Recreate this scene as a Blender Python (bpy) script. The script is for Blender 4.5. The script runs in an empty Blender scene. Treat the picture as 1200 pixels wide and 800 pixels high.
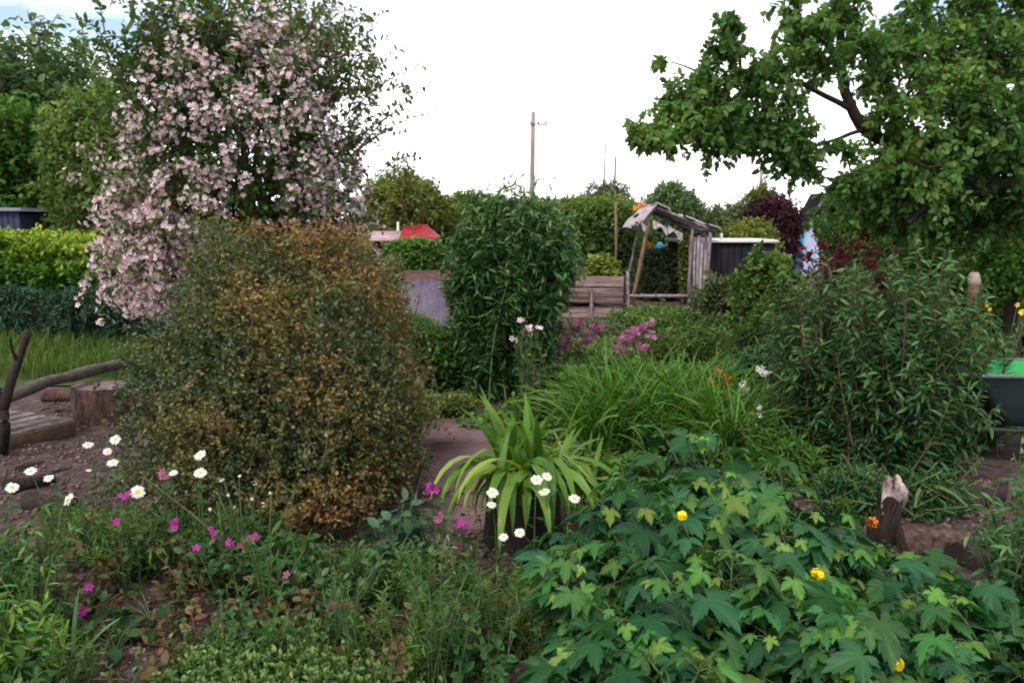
import bpy, math
import numpy as np

# ------------------------------------------------------------------ basics
scene = bpy.context.scene
COL = scene.collection
CAM_Z, FPX, PITCH = 1.5, 942.0, math.radians(8.57)
PI = math.pi


def ray(px, py):
    x = (px - 600) / FPX
    y = (400 - py) / FPX
    c, s = math.cos(PITCH), math.sin(PITCH)
    return np.array([x, c + y * s, -s + y * c])


def gp(px, py, z=0.0):
    """where the ground (height z) lies under a spot of the photograph"""
    r = ray(px, py)
    return np.array([0, 0, CAM_Z]) + r * ((z - CAM_Z) / r[2])


def at(px, py, Y):
    """the point Y metres in front of the camera"""
    r = ray(px, py)
    return np.array([0, 0, CAM_Z]) + r * (Y / r[1])


def R(seed):
    return np.random.default_rng(seed)


def nrm(v):
    return v / np.maximum(np.linalg.norm(v, axis=-1, keepdims=True), 1e-9)


def noise3(p, seed=0, freq=1.0, octaves=2):
    """cheap smooth noise in about -1..1"""
    r = R(1000 + seed)
    out = np.zeros(p.shape[:-1])
    amp = 1.0
    tot = 0
    for o in range(octaves):
        for k in range(5):
            d = r.normal(size=3)
            d /= np.linalg.norm(d)
            out += amp * np.sin((p @ d) * freq * (2 ** o) * 2.2 + r.uniform(0, 6.28))
        tot += amp * 2.2
        amp *= .55
    return np.clip(out / tot, -1, 1)


def ground_z(x, y):
    x = np.asarray(x, float)
    y = np.asarray(y, float)
    p = np.stack([x, y, np.zeros_like(x)], -1)
    near = np.clip(1.3 - np.abs(y - 3.0) / 12, 0, 1)
    return (.035 * noise3(p, 3, .8, 2) + .012 * noise3(p, 5, 4.0, 2)) * near


# ------------------------------------------------------------------ mesh collector
class Geo:
    def __init__(self):
        self.v, self.t, self.f = [], [], []
        self.n = 0

    def add(self, V, F, tint=0.5, mat=0):
        V = np.asarray(V, np.float32).reshape(-1, 3)
        F = np.asarray(F, np.int32)
        if len(V) == 0:
            return
        self.v.append(V)
        t = np.broadcast_to(np.asarray(tint, np.float32), (len(V),)) if np.ndim(tint) <= 1 else np.asarray(tint, np.float32).ravel()
        self.t.append(np.array(t, np.float32))
        self.f.append((F + self.n, mat))
        self.n += len(V)

    def inst(self, T, TF, X, tint, mat=0, dt=None):
        """T (k,3) template laid out over frames X = (P, size, D, S, U); TF list of face arrays"""
        P, size, D, S, U = X
        V = P[:, None, :] + size[:, None, None] * (T[None, :, 0:1] * D[:, None, :] + T[None, :, 1:2] * S[:, None, :] + T[None, :, 2:3] * U[:, None, :])
        n, k = len(P), len(T)
        off = (np.arange(n) * k)[:, None, None]
        base = self.n
        tt = np.repeat(np.broadcast_to(np.asarray(tint, np.float32), (n,)), k)
        if dt is not None:
            tt = tt + np.tile(np.asarray(dt, np.float32), n)
        first = True
        for q in TF:
            q = np.asarray(q, np.int32)
            F = (off + q[None]).reshape(-1, q.shape[1])
            if first:
                self.add(V.reshape(-1, 3), F, tt, mat)
                first = False
            else:
                self.f.append((F + base, mat))

    def mesh(self, name, mats, smooth=False):
        me = bpy.data.meshes.new(name)
        V = np.concatenate(self.v)
        me.vertices.add(len(V))
        me.vertices.foreach_set('co', V.ravel())
        loops = np.concatenate([f.ravel() for f, m in self.f])
        tot = np.concatenate([np.full(len(f), f.shape[1], np.int32) for f, m in self.f])
        mi = np.concatenate([np.full(len(f), m, np.int32) for f, m in self.f])
        start = np.concatenate([[0], np.cumsum(tot)[:-1]]).astype(np.int32)
        me.loops.add(len(loops))
        me.loops.foreach_set('vertex_index', loops.astype(np.int32))
        me.polygons.add(len(tot))
        me.polygons.foreach_set('loop_start', start)
        me.polygons.foreach_set('material_index', mi)
        if smooth:
            me.polygons.foreach_set('use_smooth', np.ones(len(tot), bool))
        a = me.attributes.new('tint', 'FLOAT', 'POINT')
        a.data.foreach_set('value', np.concatenate(self.t))
        for m in (mats if isinstance(mats, (list, tuple)) else [mats]):
            me.materials.append(m)
        me.update(calc_edges=True)
        me.validate()
        return me

    def build(self, name, mats, parent=None, smooth=False, loc=None):
        o = bpy.data.objects.new(name, self.mesh(name, mats, smooth))
        COL.objects.link(o)
        if parent is not None:
            o.parent = parent
        if loc is not None:
            o.location = loc
        return o


def tag(o, label=None, cat=None, group=None, kind=None):
    if label:
        o['label'] = label
    if cat:
        o['category'] = cat
    if group:
        o['group'] = group
    if kind:
        o['kind'] = kind
    return o


def thing(name, label, cat, loc=(0, 0, 0), rz=0, group=None, ry=0, rx=0):
    o = bpy.data.objects.new(name, None)
    o.empty_display_size = .1
    COL.objects.link(o)
    o.location = tuple(float(c) for c in loc)
    o.rotation_euler = (rx, ry, rz)
    return tag(o, label, cat, group)


def dup(root, loc, rz=0, label=None, group=None, scale=1.0, rx=0, ry=0):
    r = root.copy()
    COL.objects.link(r)
    r.location = tuple(float(c) for c in loc)
    r.rotation_euler = (rx, ry, rz)
    r.scale = (scale,) * 3 if np.ndim(scale) == 0 else scale
    if label:
        r['label'] = label
    if group:
        r['group'] = group
    for ch in list(root.children):
        c = ch.copy()
        COL.objects.link(c)
        c.parent = r
        for g in ch.children:
            d = g.copy()
            COL.objects.link(d)
            d.parent = c
    return r


# ------------------------------------------------------------------ leaf shapes: u along, v across, w up
def half_fold(outline, fold=.10, droop=.10):
    """mirror an outline [(u, v)...] to a folded leaf: midrib points plus both sides"""
    us = [u for u, v in outline]
    T, F = [], []
    for u, v in outline:
        T.append((u, 0, -droop * u * u))
    L = []
    for s in (1, -1):
        row = []
        for i, (u, v) in enumerate(outline):
            if v == 0:
                row.append(i)
            else:
                row.append(len(T))
                T.append((u, s * v, fold * v * 2 - droop * u * u))
        L.append(row)
    quads, tris = [], []
    n = len(outline)
    for s, row in enumerate(L):
        for i in range(n - 1):
            poly = [i, i + 1, row[i + 1], row[i]] if s == 0 else [i, row[i], row[i + 1], i + 1]
            p = []
            for k in poly:
                if k not in p:
                    p.append(k)
            (quads if len(p) == 4 else tris).append(p)
    TF = [np.array(x) for x in (quads, tris) if x]
    return np.array(T, float), TF


LEAF = {
    'chip': (np.array([(0, 0, 0), (.45, .3, .07), (1, 0, -.06), (.45, -.3, .07)], float), [np.array([[0, 3, 2, 1]])]),
    'oval': half_fold([(0, 0), (.3, .27), (.68, .25), (1, 0)], .15, .16),
    'round': half_fold([(0, 0), (.22, .34), (.65, .38), (1, 0)], .08, .12),
    'lance': half_fold([(0, 0), (.3, .12), (.65, .10), (1, 0)], .22, .30),
    'needle': (np.array([(0, 0, 0), (.4, .06, .02), (1, 0, -.1), (.4, -.06, .02)], float), [np.array([[0, 3, 2, 1]])]),
}


def lobed_leaf(seed=0):
    """five pointed lobes with coarse teeth, veins pressed in, tips hanging"""
    lobes = [(-128, .46), (-66, .74), (0, 1.0), (66, .74), (128, .46)]
    pts = []
    for i, (a, L) in enumerate(lobes):
        for da, k, w in ((-29, .66, .01), (-22, .78, -.02), (-18, .72, .0), (-12, .90, -.03), (-8, .83, -.03), (-5, .93, -.05), (0, 1.06, -.09),
                         (5, .93, -.05), (8, .83, -.03), (12, .90, -.03), (18, .72, .0), (22, .78, -.02), (29, .66, .01)):
            pts.append((a + da, L * k * (1.0 if abs(da) < 29 else .78), w))
    pts = sorted(pts, key=lambda p: p[0])
    T = [(.0, 0, 0.0)]
    out = []
    for a, r, w in pts:
        a = math.radians(a)
        u, v = r * math.cos(a), r * math.sin(a)
        T.append((u, v, w - .24 * (u * u + v * v) + .0))
    n = len(T) - 1
    tri = [[0, i, i + 1] for i in range(1, n)]
    T = np.array(T, float)
    T[:, 0] += .0
    # ridge between the veins: push lobe axes slightly down
    for k in range(1, n + 1):
        a = math.degrees(math.atan2(T[k, 1], T[k, 0]))
        d = min(abs(a - l[0]) for l in lobes)
        T[k, 2] += .05 * min(d, 20) / 20
    return T, [np.array(tri)]


LEAF['lobed'] = lobed_leaf()


def petals(n, w, cup=.1, inner=.08, tip=.5):
    """flat flower of n petals: here u,v span the flower and w is its axis"""
    T, F = [], []
    for k in range(n):
        a = 2 * PI * k / n
        for (r, b, z) in ((inner, 0, 0), (.6, -w, cup * .7), (1, 0 if tip == 0 else -w * tip, cup), (1, w * tip, cup), (.6, w, cup * .7)):
            T.append((r * math.cos(a) - b * math.sin(a), r * math.sin(a) + b * math.cos(a), z))
        i = 5 * k
        F.append([i, i + 1, i + 2, i + 3, i + 4])
    return np.array(T, float), [np.array(F)]


LEAF['flower5'] = petals(5, .33, .22)
LEAF['flower4'] = petals(4, .42, .1)


def frames(D, up=None, rng=None, wob=.5):
    D = nrm(D)
    n = len(D)
    ref = np.tile(np.array([0, 0, 1.0]), (n, 1)) if up is None else up
    if rng is not None:
        ref = ref + rng.normal(size=(n, 3)) * wob
    S = nrm(np.cross(ref, D) + 1e-6)
    U = np.cross(D, S)
    return D, S, U


def tubes(g, P, Rad, sides=5, tint=.5, mat=0, cap=False):
    """P (n,k,3) centre lines, Rad (n,k) or (k,)"""
    P = np.asarray(P, float)
    n, k, _ = P.shape
    Rad = np.broadcast_to(np.asarray(Rad, float), (n, k))
    Tn = np.gradient(P, axis=1)
    Tn = nrm(Tn)
    ref = np.where(np.abs(Tn[..., 2:3]) > .9, np.array([1.0, 0, 0]), np.array([0, 0, 1.0]))
    ref = np.broadcast_to(ref[:, k // 2:k // 2 + 1], Tn.shape)
    A = nrm(np.cross(ref, Tn) + 1e-7)
    B = np.cross(Tn, A)
    ang = np.arange(sides) * 2 * PI / sides
    V = P[:, :, None] + Rad[:, :, None, None] * (np.cos(ang)[None, None, :, None] * A[:, :, None] + np.sin(ang)[None, None, :, None] * B[:, :, None])
    idx = np.arange(n * k * sides).reshape(n, k, sides)
    a = idx[:, :-1]
    b = idx[:, 1:]
    F = np.stack([a, np.roll(a, -1, 2), np.roll(b, -1, 2), b], -1).reshape(-1, 4)
    base = g.n
    tt = np.repeat(np.broadcast_to(np.asarray(tint, float), (n,)), k * sides)
    g.add(V.reshape(-1, 3), F, tt, mat)
    if cap:
        caps = np.concatenate([idx[:, -1], idx[:, 0, ::-1]])
        g.f.append((caps + base, mat))


def bez(A, B, C, k):
    t = np.linspace(0, 1, k)[None, :, None]
    return (1 - t) ** 2 * A[:, None] + 2 * t * (1 - t) * B[:, None] + t * t * C[:, None]


def along(P, t):
    """P (n,k,3), t (n,m) in 0..1 -> points and tangents (n,m,3)"""
    n, k, _ = P.shape
    x = np.clip(t * (k - 1), 0, k - 1.0001)
    i = x.astype(int)
    f = (x - i)[..., None]
    r = np.arange(n)[:, None]
    a, b = P[r, i], P[r, i + 1]
    return a + (b - a) * f, nrm(b - a)


def leaves_on(g, rng, P, m, t0, leaf, size, spread=.8, up=.1, jit=.25, tint=None, t1=1.0, wob=.5, taper=.0, mat=0, off=0.0):
    """m leaves on every shoot of P"""
    n = len(P)
    t = t0 + (t1 - t0) * (np.arange(m)[None] + rng.uniform(0, 1, (n, m))) / m
    pos, tan = along(P, t)
    phi = (np.arange(m)[None] * 2.4 + rng.uniform(0, 6.28, (n, 1)) + rng.normal(size=(n, m)) * .5)
    ref = np.where(np.abs(tan[..., 2:3]) > .9, np.array([1.0, 0, 0]), np.array([0, 0, 1.0]))
    A = nrm(np.cross(tan, ref))
    B = np.cross(tan, A)
    side = np.cos(phi)[..., None] * A + np.sin(phi)[..., None] * B
    D = tan * (1 - spread) + side * spread + rng.normal(size=(n, m, 3)) * jit
    D[..., 2] += up
    pos = pos + side * off
    D = D.reshape(-1, 3)
    pos = pos.reshape(-1, 3)
    s = size * rng.uniform(.65, 1.25, n * m) * (1 - taper * t.ravel())
    Dn, S, U = frames(D, None, rng, wob)
    if tint is None:
        tn = t.ravel()
    elif callable(tint):
        tn = tint(pos, t.ravel())
    else:
        tn = tint
    T, TF = LEAF[leaf]
    g.inst(T, TF, (pos, s, Dn, S, U), np.clip(tn, 0, 1), mat)
    return pos


def sphere_dirs(rng, n, zmin=-1.0, zmax=1.0):
    z = rng.uniform(zmin, zmax, n)
    a = rng.uniform(0, 2 * PI, n)
    r = np.sqrt(1 - z * z)
    return np.stack([r * np.cos(a), r * np.sin(a), z], -1)


def crown_shoots(rng, n, centre, radii, p=2.0, amp=.16, freq=2.0, seed=0, L=.3, up=.35, jit=.45, depth=(.7, 1.0), zmin=-.8, k=4, sag=.0, front=None):
    """short shoots that end on (or inside) a lumpy super-ellipsoid"""
    centre = np.asarray(centre, float)
    radii = np.asarray(radii, float)
    d = sphere_dirs(rng, n, zmin)
    sr = (np.abs(d) ** p).sum(-1) ** (-1 / p)
    rad = sr * (1 + amp * noise3(d * 1.0, seed, freq, 3))
    f = rng.uniform(0, 1, n) ** .6 * (depth[1] - depth[0]) + depth[0]
    tips = centre + d * radii * (rad * f)[:, None]
    N = nrm(d / radii)
    D = nrm(N * (1 - up) + np.array([0, 0, up]) + rng.normal(size=(n, 3)) * jit)
    LL = (L * rng.uniform(.6, 1.3, n))[:, None]
    A = tips - D * LL
    B = (A + tips) / 2 + np.array([0, 0, 1.0]) * LL * sag
    return bez(A, B, tips, k), f


def boards(g, x0, x1, y0, y1, z0, z1, tint=.5, bev=.004, M=None, mat=0, rng=None, jig=0):
    """a box with small chamfers; M optional function on the points"""
    xs, ys, zs = (x0, x1), (y0, y1), (z0, z1)
    b = min(bev, (x1 - x0) / 3, (y1 - y0) / 3, (z1 - z0) / 3)
    V, idx = [], {}
    for i in (0, 1):
        for j in (0, 1):
            for k in (0, 1):
                c = np.array([xs[i], ys[j], zs[k]])
                sgn = np.array([1 - 2 * i, 1 - 2 * j, 1 - 2 * k])
                for ax in range(3):
                    q = c + sgn * b
                    q[ax] = c[ax]
                    idx[(i, j, k, ax)] = len(V)
                    V.append(q)
    V = np.array(V)
    if rng is not None:
        V = V + rng.normal(size=V.shape) * jig
    if M is not None:
        V = M(V)
    Q, Tr = [], []
    for ax in range(3):
        a1, a2 = [a for a in range(3) if a != ax]
        for s in (0, 1):
            r = []
            for (u, v) in ((0, 0), (1, 0), (1, 1), (0, 1)):
                c = [0, 0, 0]
                c[ax], c[a1], c[a2] = s, u, v
                r.append(idx[(c[0], c[1], c[2], ax)])
            flip = (s == 0) ^ (ax == 1)
            Q.append(r[::-1] if flip else r)
        for u in (0, 1):
            for v in (0, 1):
                c0, c1 = [0, 0, 0], [0, 0, 0]
                c0[ax], c1[ax] = 0, 1
                c0[a1] = c1[a1] = u
                c0[a2] = c1[a2] = v
                r = [idx[(*c0, a1)], idx[(*c1, a1)], idx[(*c1, a2)], idx[(*c0, a2)]]
                Q.append(r)
    for i in (0, 1):
        for j in (0, 1):
            for k in (0, 1):
                Tr.append([idx[(i, j, k, a)] for a in range(3)])
    base = g.n
    g.add(V, Q, tint, mat)
    g.f.append((np.array(Tr, np.int32) + base, mat))


def rot_to(p, az=0.0, tilt=0.0, lean=0.0):
    """turn by lean (about y), tilt (about x), az (about z), then move to p"""
    ca, sa = math.cos(az), math.sin(az)
    ct, st = math.cos(tilt), math.sin(tilt)
    cl, sl = math.cos(lean), math.sin(lean)
    M = np.array([[ca, -sa, 0], [sa, ca, 0], [0, 0, 1]]) @ np.array([[1, 0, 0], [0, ct, -st], [0, st, ct]]) @ np.array([[cl, 0, sl], [0, 1, 0], [-sl, 0, cl]])
    p = np.asarray(p, float)
    return lambda V: V @ M.T + p


def blades(g, rng, base, length, width, lean, curve, az=None, segs=5, tint=.5, fold=.25, mat=0):
    """arching strap blades; lean and curve in radians, one value per blade"""
    n = len(base)
    az = rng.uniform(0, 2 * PI, n) if az is None else az
    s = np.linspace(0, 1, segs + 1)
    th = lean[:, None] + curve[:, None] * s[None] ** 1.3
    ds = (length / segs)[:, None]
    h = np.concatenate([np.zeros((n, 1)), np.cumsum(np.sin((th[:, 1:] + th[:, :-1]) / 2) * ds, 1)], 1)
    z = np.concatenate([np.zeros((n, 1)), np.cumsum(np.cos((th[:, 1:] + th[:, :-1]) / 2) * ds, 1)], 1)
    ca, sa = np.cos(az)[:, None], np.sin(az)[:, None]
    C = np.stack([base[:, None, 0] + h * ca, base[:, None, 1] + h * sa, base[:, None, 2] + z], -1)
    tw = rng.normal(size=(n, 1)) * .5 * s[None]
    Sx = np.stack([-sa * np.cos(tw), ca * np.cos(tw), np.sin(tw)], -1)
    Nn = np.stack([-np.cos(th) * ca, -np.cos(th) * sa, np.sin(th)], -1)
    w = width[:, None] * np.clip((.55 + 1.1 * s) * (1 - s ** 2.6), 0.02, None)[None]
    Lf = C + Sx * w[..., None] / 2 + Nn * (w * fold)[..., None]
    Rt = C - Sx * w[..., None] / 2 + Nn * (w * fold)[..., None]
    V = np.stack([Lf, C, Rt], 2)
    idx = np.arange(n * (segs + 1) * 3).reshape(n, segs + 1, 3)
    F = np.concatenate([np.stack([idx[:, :-1, j], idx[:, :-1, j + 1], idx[:, 1:, j + 1], idx[:, 1:, j]], -1).reshape(-1, 4) for j in (0, 1)])
    tt = np.broadcast_to(np.asarray(tint, float).reshape(-1, 1, 1) if np.ndim(tint) else tint, (n, segs + 1, 3))
    g.add(V.reshape(-1, 3), F, tt.reshape(-1))
    return C


def lathe(g, prof, n=16, tint=.5, mat=0, M=None, wob=None):
    prof = np.asarray(prof, float)
    a = np.arange(n) * 2 * PI / n
    V = np.stack([prof[:, None, 0] * np.cos(a), prof[:, None, 0] * np.sin(a), np.broadcast_to(prof[:, None, 1], (len(prof), n))], -1)
    if wob is not None:
        V = wob(V)
    idx = np.arange(len(prof) * n).reshape(len(prof), n)
    F = np.stack([idx[:-1], np.roll(idx[:-1], -1, 1), np.roll(idx[1:], -1, 1), idx[1:]], -1).reshape(-1, 4)
    V = V.reshape(-1, 3)
    if M:
        V = M(V)
    g.add(V, F, tint, mat)


# ------------------------------------------------------------------ materials
def new_mat(name):
    m = bpy.data.materials.new(name)
    m.use_nodes = True
    nt = m.node_tree
    nt.nodes.clear()
    return m, nt, nt.nodes, nt.links


def ramp(N, stops):
    r = N.new('ShaderNodeValToRGB')
    e = r.color_ramp.elements
    while len(e) > 1:
        e.remove(e[-1])
    e[0].position = stops[0][0]
    e[0].color = (*stops[0][1], 1)
    for p, c in stops[1:]:
        x = e.new(p)
        x.color = (*c, 1)
    return r


def leaf_mat(name, stops, trans=.3, var=.35, rough=.5, spec=.35, hue=.03, tcol=(1.1, 1.15, .55)):
    m, nt, N, L = new_mat(name)
    at_ = N.new('ShaderNodeAttribute')
    at_.attribute_name = 'tint'
    geo = N.new('ShaderNodeNewGeometry')
    r = ramp(N, stops)
    L.new(at_.outputs['Fac'], r.inputs[0])
    mr = N.new('ShaderNodeMapRange')
    mr.inputs['To Min'].default_value = 1 - var
    mr.inputs['To Max'].default_value = 1 + var
    L.new(geo.outputs['Random Per Island'], mr.inputs['Value'])
    w = N.new('ShaderNodeTexWhiteNoise')
    w.noise_dimensions = '1D'
    L.new(geo.outputs['Random Per Island'], w.inputs['W'])
    mh = N.new('ShaderNodeMapRange')
    mh.inputs['To Min'].default_value = .5 - hue
    mh.inputs['To Max'].default_value = .5 + hue
    L.new(w.outputs['Value'], mh.inputs['Value'])
    hs = N.new('ShaderNodeHueSaturation')
    L.new(mr.outputs[0], hs.inputs['Value'])
    L.new(mh.outputs[0], hs.inputs['Hue'])
    L.new(r.outputs[0], hs.inputs['Color'])
    b = N.new('ShaderNodeBsdfPrincipled')
    b.inputs['Roughness'].default_value = rough
    b.inputs['Specular IOR Level'].default_value = spec * .5
    L.new(hs.outputs[0], b.inputs['Base Color'])
    out = N.new('ShaderNodeOutputMaterial')
    if trans > 0:
        t = N.new('ShaderNodeBsdfTranslucent')
        mu = N.new('ShaderNodeMix')
        mu.data_type = 'RGBA'
        mu.blend_type = 'MULTIPLY'
        mu.inputs[0].default_value = 1
        mu.inputs[7].default_value = (*tcol, 1)
        L.new(hs.outputs[0], mu.inputs[6])
        L.new(mu.outputs[2], t.inputs['Color'])
        mx = N.new('ShaderNodeMixShader')
        mx.inputs[0].default_value = trans
        L.new(b.outputs[0], mx.inputs[1])
        L.new(t.outputs[0], mx.inputs[2])
        L.new(mx.outputs[0], out.inputs[0])
    else:
        L.new(b.outputs[0], out.inputs[0])
    return m


def rough_mat(name, stops, scale=8, stretch=(1, 1, 1), rough=.85, bump=.5, bscale=None, spec=.2, detail=6, coord='Object', island=0.0, dist=.02):
    """noise-coloured material with bump: bark, wood, soil, metal"""
    m, nt, N, L = new_mat(name)
    tc = N.new('ShaderNodeTexCoord')
    mp = N.new('ShaderNodeMapping')
    mp.inputs['Scale'].default_value = stretch
    L.new(tc.outputs[coord], mp.inputs[0])
    nz = N.new('ShaderNodeTexNoise')
    nz.inputs['Scale'].default_value = scale
    nz.inputs['Detail'].default_value = detail
    nz.inputs['Roughness'].default_value = .65
    L.new(mp.outputs[0], nz.inputs['Vector'])
    r = ramp(N, stops)
    L.new(nz.outputs['Fac'], r.inputs[0])
    b = N.new('ShaderNodeBsdfPrincipled')
    b.inputs['Roughness'].default_value = rough
    b.inputs['Specular IOR Level'].default_value = spec
    col = r.outputs[0]
    if island > 0:
        geo = N.new('ShaderNodeNewGeometry')
        mr = N.new('ShaderNodeMapRange')
        mr.inputs['To Min'].default_value = 1 - island
        mr.inputs['To Max'].default_value = 1 + island
        L.new(geo.outputs['Random Per Island'], mr.inputs['Value'])
        hs = N.new('ShaderNodeHueSaturation')
        L.new(mr.outputs[0], hs.inputs['Value'])
        L.new(col, hs.inputs['Color'])
        col = hs.outputs[0]
    L.new(col, b.inputs['Base Color'])
    n2 = N.new('ShaderNodeTexNoise')
    n2.inputs['Scale'].default_value = bscale or scale * 2.5
    n2.inputs['Detail'].default_value = 8
    n2.inputs['Roughness'].default_value = .7
    L.new(mp.outputs[0], n2.inputs['Vector'])
    bp = N.new('ShaderNodeBump')
    bp.inputs['Strength'].default_value = bump
    bp.inputs['Distance'].default_value = dist
    L.new(n2.outputs['Fac'], bp.inputs['Height'])
    L.new(bp.outputs[0], b.inputs['Normal'])
    out = N.new('ShaderNodeOutputMaterial')
    L.new(b.outputs[0], out.inputs[0])
    return m
# ------------------------------------------------------------------ materials used below
BARK = rough_mat('bark', [(.25, (.025, .017, .013)), (.5, (.075, .05, .04)), (.8, (.15, .11, .09))], 14, (1, 1, .25), .95, 1.0, 20)
TWIG = rough_mat('twig', [(.3, (.05, .03, .02)), (.7, (.13, .085, .055))], 20, (1, 1, 1), .9, .3)
DARKBARK = rough_mat('dark_bark', [(.25, (.012, .009, .008)), (.6, (.035, .026, .022)), (.85, (.08, .062, .05))], 12, (1, 1, .3), .95, 1.0, 22)
GREENSTEM = rough_mat('green_stem', [(.3, (.05, .08, .025)), (.7, (.10, .14, .05))], 20, (1, 1, 1), .7, .1)
REDSTEM = rough_mat('tan_stem', [(.3, (.10, .06, .035)), (.7, (.22, .14, .08))], 20, (1, 1, .4), .85, .3)
GREYWOOD = rough_mat('weathered_wood', [(.3, (.06, .05, .05)), (.5, (.20, .165, .16)), (.7, (.33, .28, .275))], 16, (1, 1, 1), .95, .8, 40, island=.18)
PINKWOOD = rough_mat('faded_boards', [(.3, (.085, .05, .046)), (.5, (.23, .155, .145)), (.7, (.34, .25, .24))], 11, (.25, 1, 3), .95, .7, 40, island=.15)
POLEWOOD = rough_mat('pole_wood', [(.2, (.16, .11, .10)), (.6, (.28, .21, .20)), (.9, (.36, .29, .28))], 4, (3, 3, .3), .9, .4)
CUTWOOD = rough_mat('cut_wood', [(.25, (.10, .07, .065)), (.6, (.20, .145, .14)), (.9, (.28, .21, .2))], 9, (1, 1, 1), .9, .6, 40)
SOIL = rough_mat('soil', [(.28, (.028, .017, .015)), (.46, (.070, .044, .041)), (.62, (.115, .075, .071)), (.8, (.20, .15, .14))], 16, (1, 1, 1), .95, 1.0, 30, dist=.03)
CRUMB = rough_mat('crumbs', [(.25, (.055, .034, .031)), (.6, (.15, .10, .094)), (.9, (.28, .22, .21))], 14, (1, 1, 1), .95, .5, 40, island=.45)
SLAB = rough_mat('slab', [(.25, (.10, .06, .06)), (.6, (.17, .105, .105)), (.9, (.24, .16, .155))], 6, (1, 1, 1), .9, .5, 40, dist=.01, island=.12)

M_BOX = leaf_mat('box_leaf', [(0, (.032, .060, .030)), (.3, (.066, .100, .044)), (.46, (.115, .122, .036)), (.62, (.175, .118, .038)), (.82, (.205, .102, .040)), (1, (.28, .16, .06))], .22, .4, .5, .3)
M_PINKLEAF = leaf_mat('beauty_leaf', [(0, (.03, .065, .016)), (.5, (.065, .12, .026)), (1, (.13, .20, .045))], .3, .35, .55, .3)
M_PINK = leaf_mat('pink_petal', [(0, (.55, .34, .37)), (.5, (.74, .55, .57)), (1, (.84, .74, .74))], .3, .14, .7, .1, .01, (1, .95, .95))
M_LIME = leaf_mat('lime_hedge_leaf', [(0, (.028, .085, .018)), (.45, (.06, .16, .02)), (.8, (.17, .27, .022)), (1, (.30, .36, .04))], .3, .3, .55, .3)
M_BLUE = leaf_mat('bluish_leaf', [(0, (.022, .055, .034)), (.5, (.045, .105, .055)), (1, (.09, .17, .085))], .25, .35, .55, .3)
M_TREE = leaf_mat('tree_leaf', [(0, (.05, .10, .036)), (.5, (.105, .18, .065)), (1, (.18, .26, .11))], .42, .3, .5, .35)
M_DTREE = leaf_mat('dark_tree_leaf', [(0, (.028, .075, .014)), (.5, (.065, .15, .022)), (1, (.12, .22, .035))], .4, .3, .5, .3)
M_YTREE = leaf_mat('yellow_green_leaf', [(0, (.065, .095, .02)), (.5, (.14, .18, .03)), (1, (.25, .28, .06))], .35, .3, .55, .3)
M_MID = leaf_mat('mid_green_leaf', [(0, (.038, .09, .016)), (.5, (.09, .18, .03)), (1, (.17, .27, .05))], .3, .3, .55, .3)
M_HEDGE = leaf_mat('hedge_leaf', [(0, (.055, .105, .028)), (.5, (.125, .20, .05)), (1, (.22, .30, .085))], .42, .3, .55, .2)
M_GREYG = leaf_mat('grey_green_leaf', [(0, (.055, .085, .032)), (.5, (.105, .135, .055)), (1, (.18, .20, .10))], .3, .3, .6, .25)
M_PURPLE = leaf_mat('purple_leaf', [(0, (.022, .007, .012)), (.5, (.05, .014, .024)), (1, (.10, .028, .04))], .25, .3, .5, .35, .02, (1.2, .6, .7))
M_RED = leaf_mat('crimson_leaf', [(0, (.07, .008, .018)), (.5, (.16, .016, .038)), (1, (.26, .035, .06))], .3, .3, .5, .3, .02, (1.2, .6, .7))
M_DARKSH = leaf_mat('dark_glossy_leaf', [(0, (.016, .046, .014)), (.5, (.040, .098, .026)), (.85, (.085, .17, .045)), (1, (.17, .25, .08))], .25, .35, .38, .45)
M_BUDD = leaf_mat('grey_lance_leaf', [(0, (.018, .055, .016)), (.5, (.040, .108, .030)), (.85, (.078, .170, .048)), (1, (.13, .23, .075))], .22, .3, .5, .3)
M_APPLE = leaf_mat('apple_leaf', [(0, (.045, .105, .028)), (.5, (.095, .19, .044)), (1, (.18, .30, .075))], .5, .35, .45, .4)
M_GRASS = leaf_mat('grass_blade', [(0, (.03, .09, .012)), (.5, (.065, .16, .02)), (1, (.14, .24, .045))], .3, .3, .5, .3)
M_STRAP = leaf_mat('strap_leaf', [(0, (.035, .10, .014)), (.5, (.085, .185, .022)), (.8, (.17, .26, .04)), (1, (.28, .34, .08))], .35, .2, .38, .4, .01)
M_LOBE = leaf_mat('lobed_leaf', [(0, (.012, .056, .022)), (.45, (.028, .108, .028)), (.75, (.062, .155, .028)), (1, (.13, .23, .036))], .28, .32, .45, .35, .03)
M_WEED = leaf_mat('weed_leaf', [(0, (.016, .052, .014)), (.5, (.036, .10, .024)), (1, (.085, .17, .04))], .3, .35, .55, .3)
M_BWEED = leaf_mat('bronze_weed_leaf', [(0, (.045, .05, .018)), (.5, (.095, .085, .03)), (1, (.18, .10, .05))], .3, .4, .6, .25)
M_SEDUM = leaf_mat('stonecrop_leaf', [(0, (.035, .09, .016)), (.5, (.085, .165, .035)), (1, (.19, .26, .085))], .25, .25, .5, .35)
M_BRIGHT = leaf_mat('bright_leaf', [(0, (.04, .12, .015)), (.5, (.085, .20, .025)), (1, (.20, .34, .05))], .35, .3, .5, .35)
M_LITTER = leaf_mat('dead_leaf', [(0, (.04, .024, .018)), (.5, (.11, .065, .04)), (1, (.22, .15, .10))], .1, .5, .8, .1)
M_WHITE = leaf_mat('white_petal', [(0, (.60, .59, .55)), (1, (.70, .69, .66))], .25, .06, .6, .2, .005, (1, 1, .95))
M_PALE = leaf_mat('pale_broad_leaf', [(0, (.10, .20, .09)), (1, (.22, .33, .17))], .3, .1, .5, .3)
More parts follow.
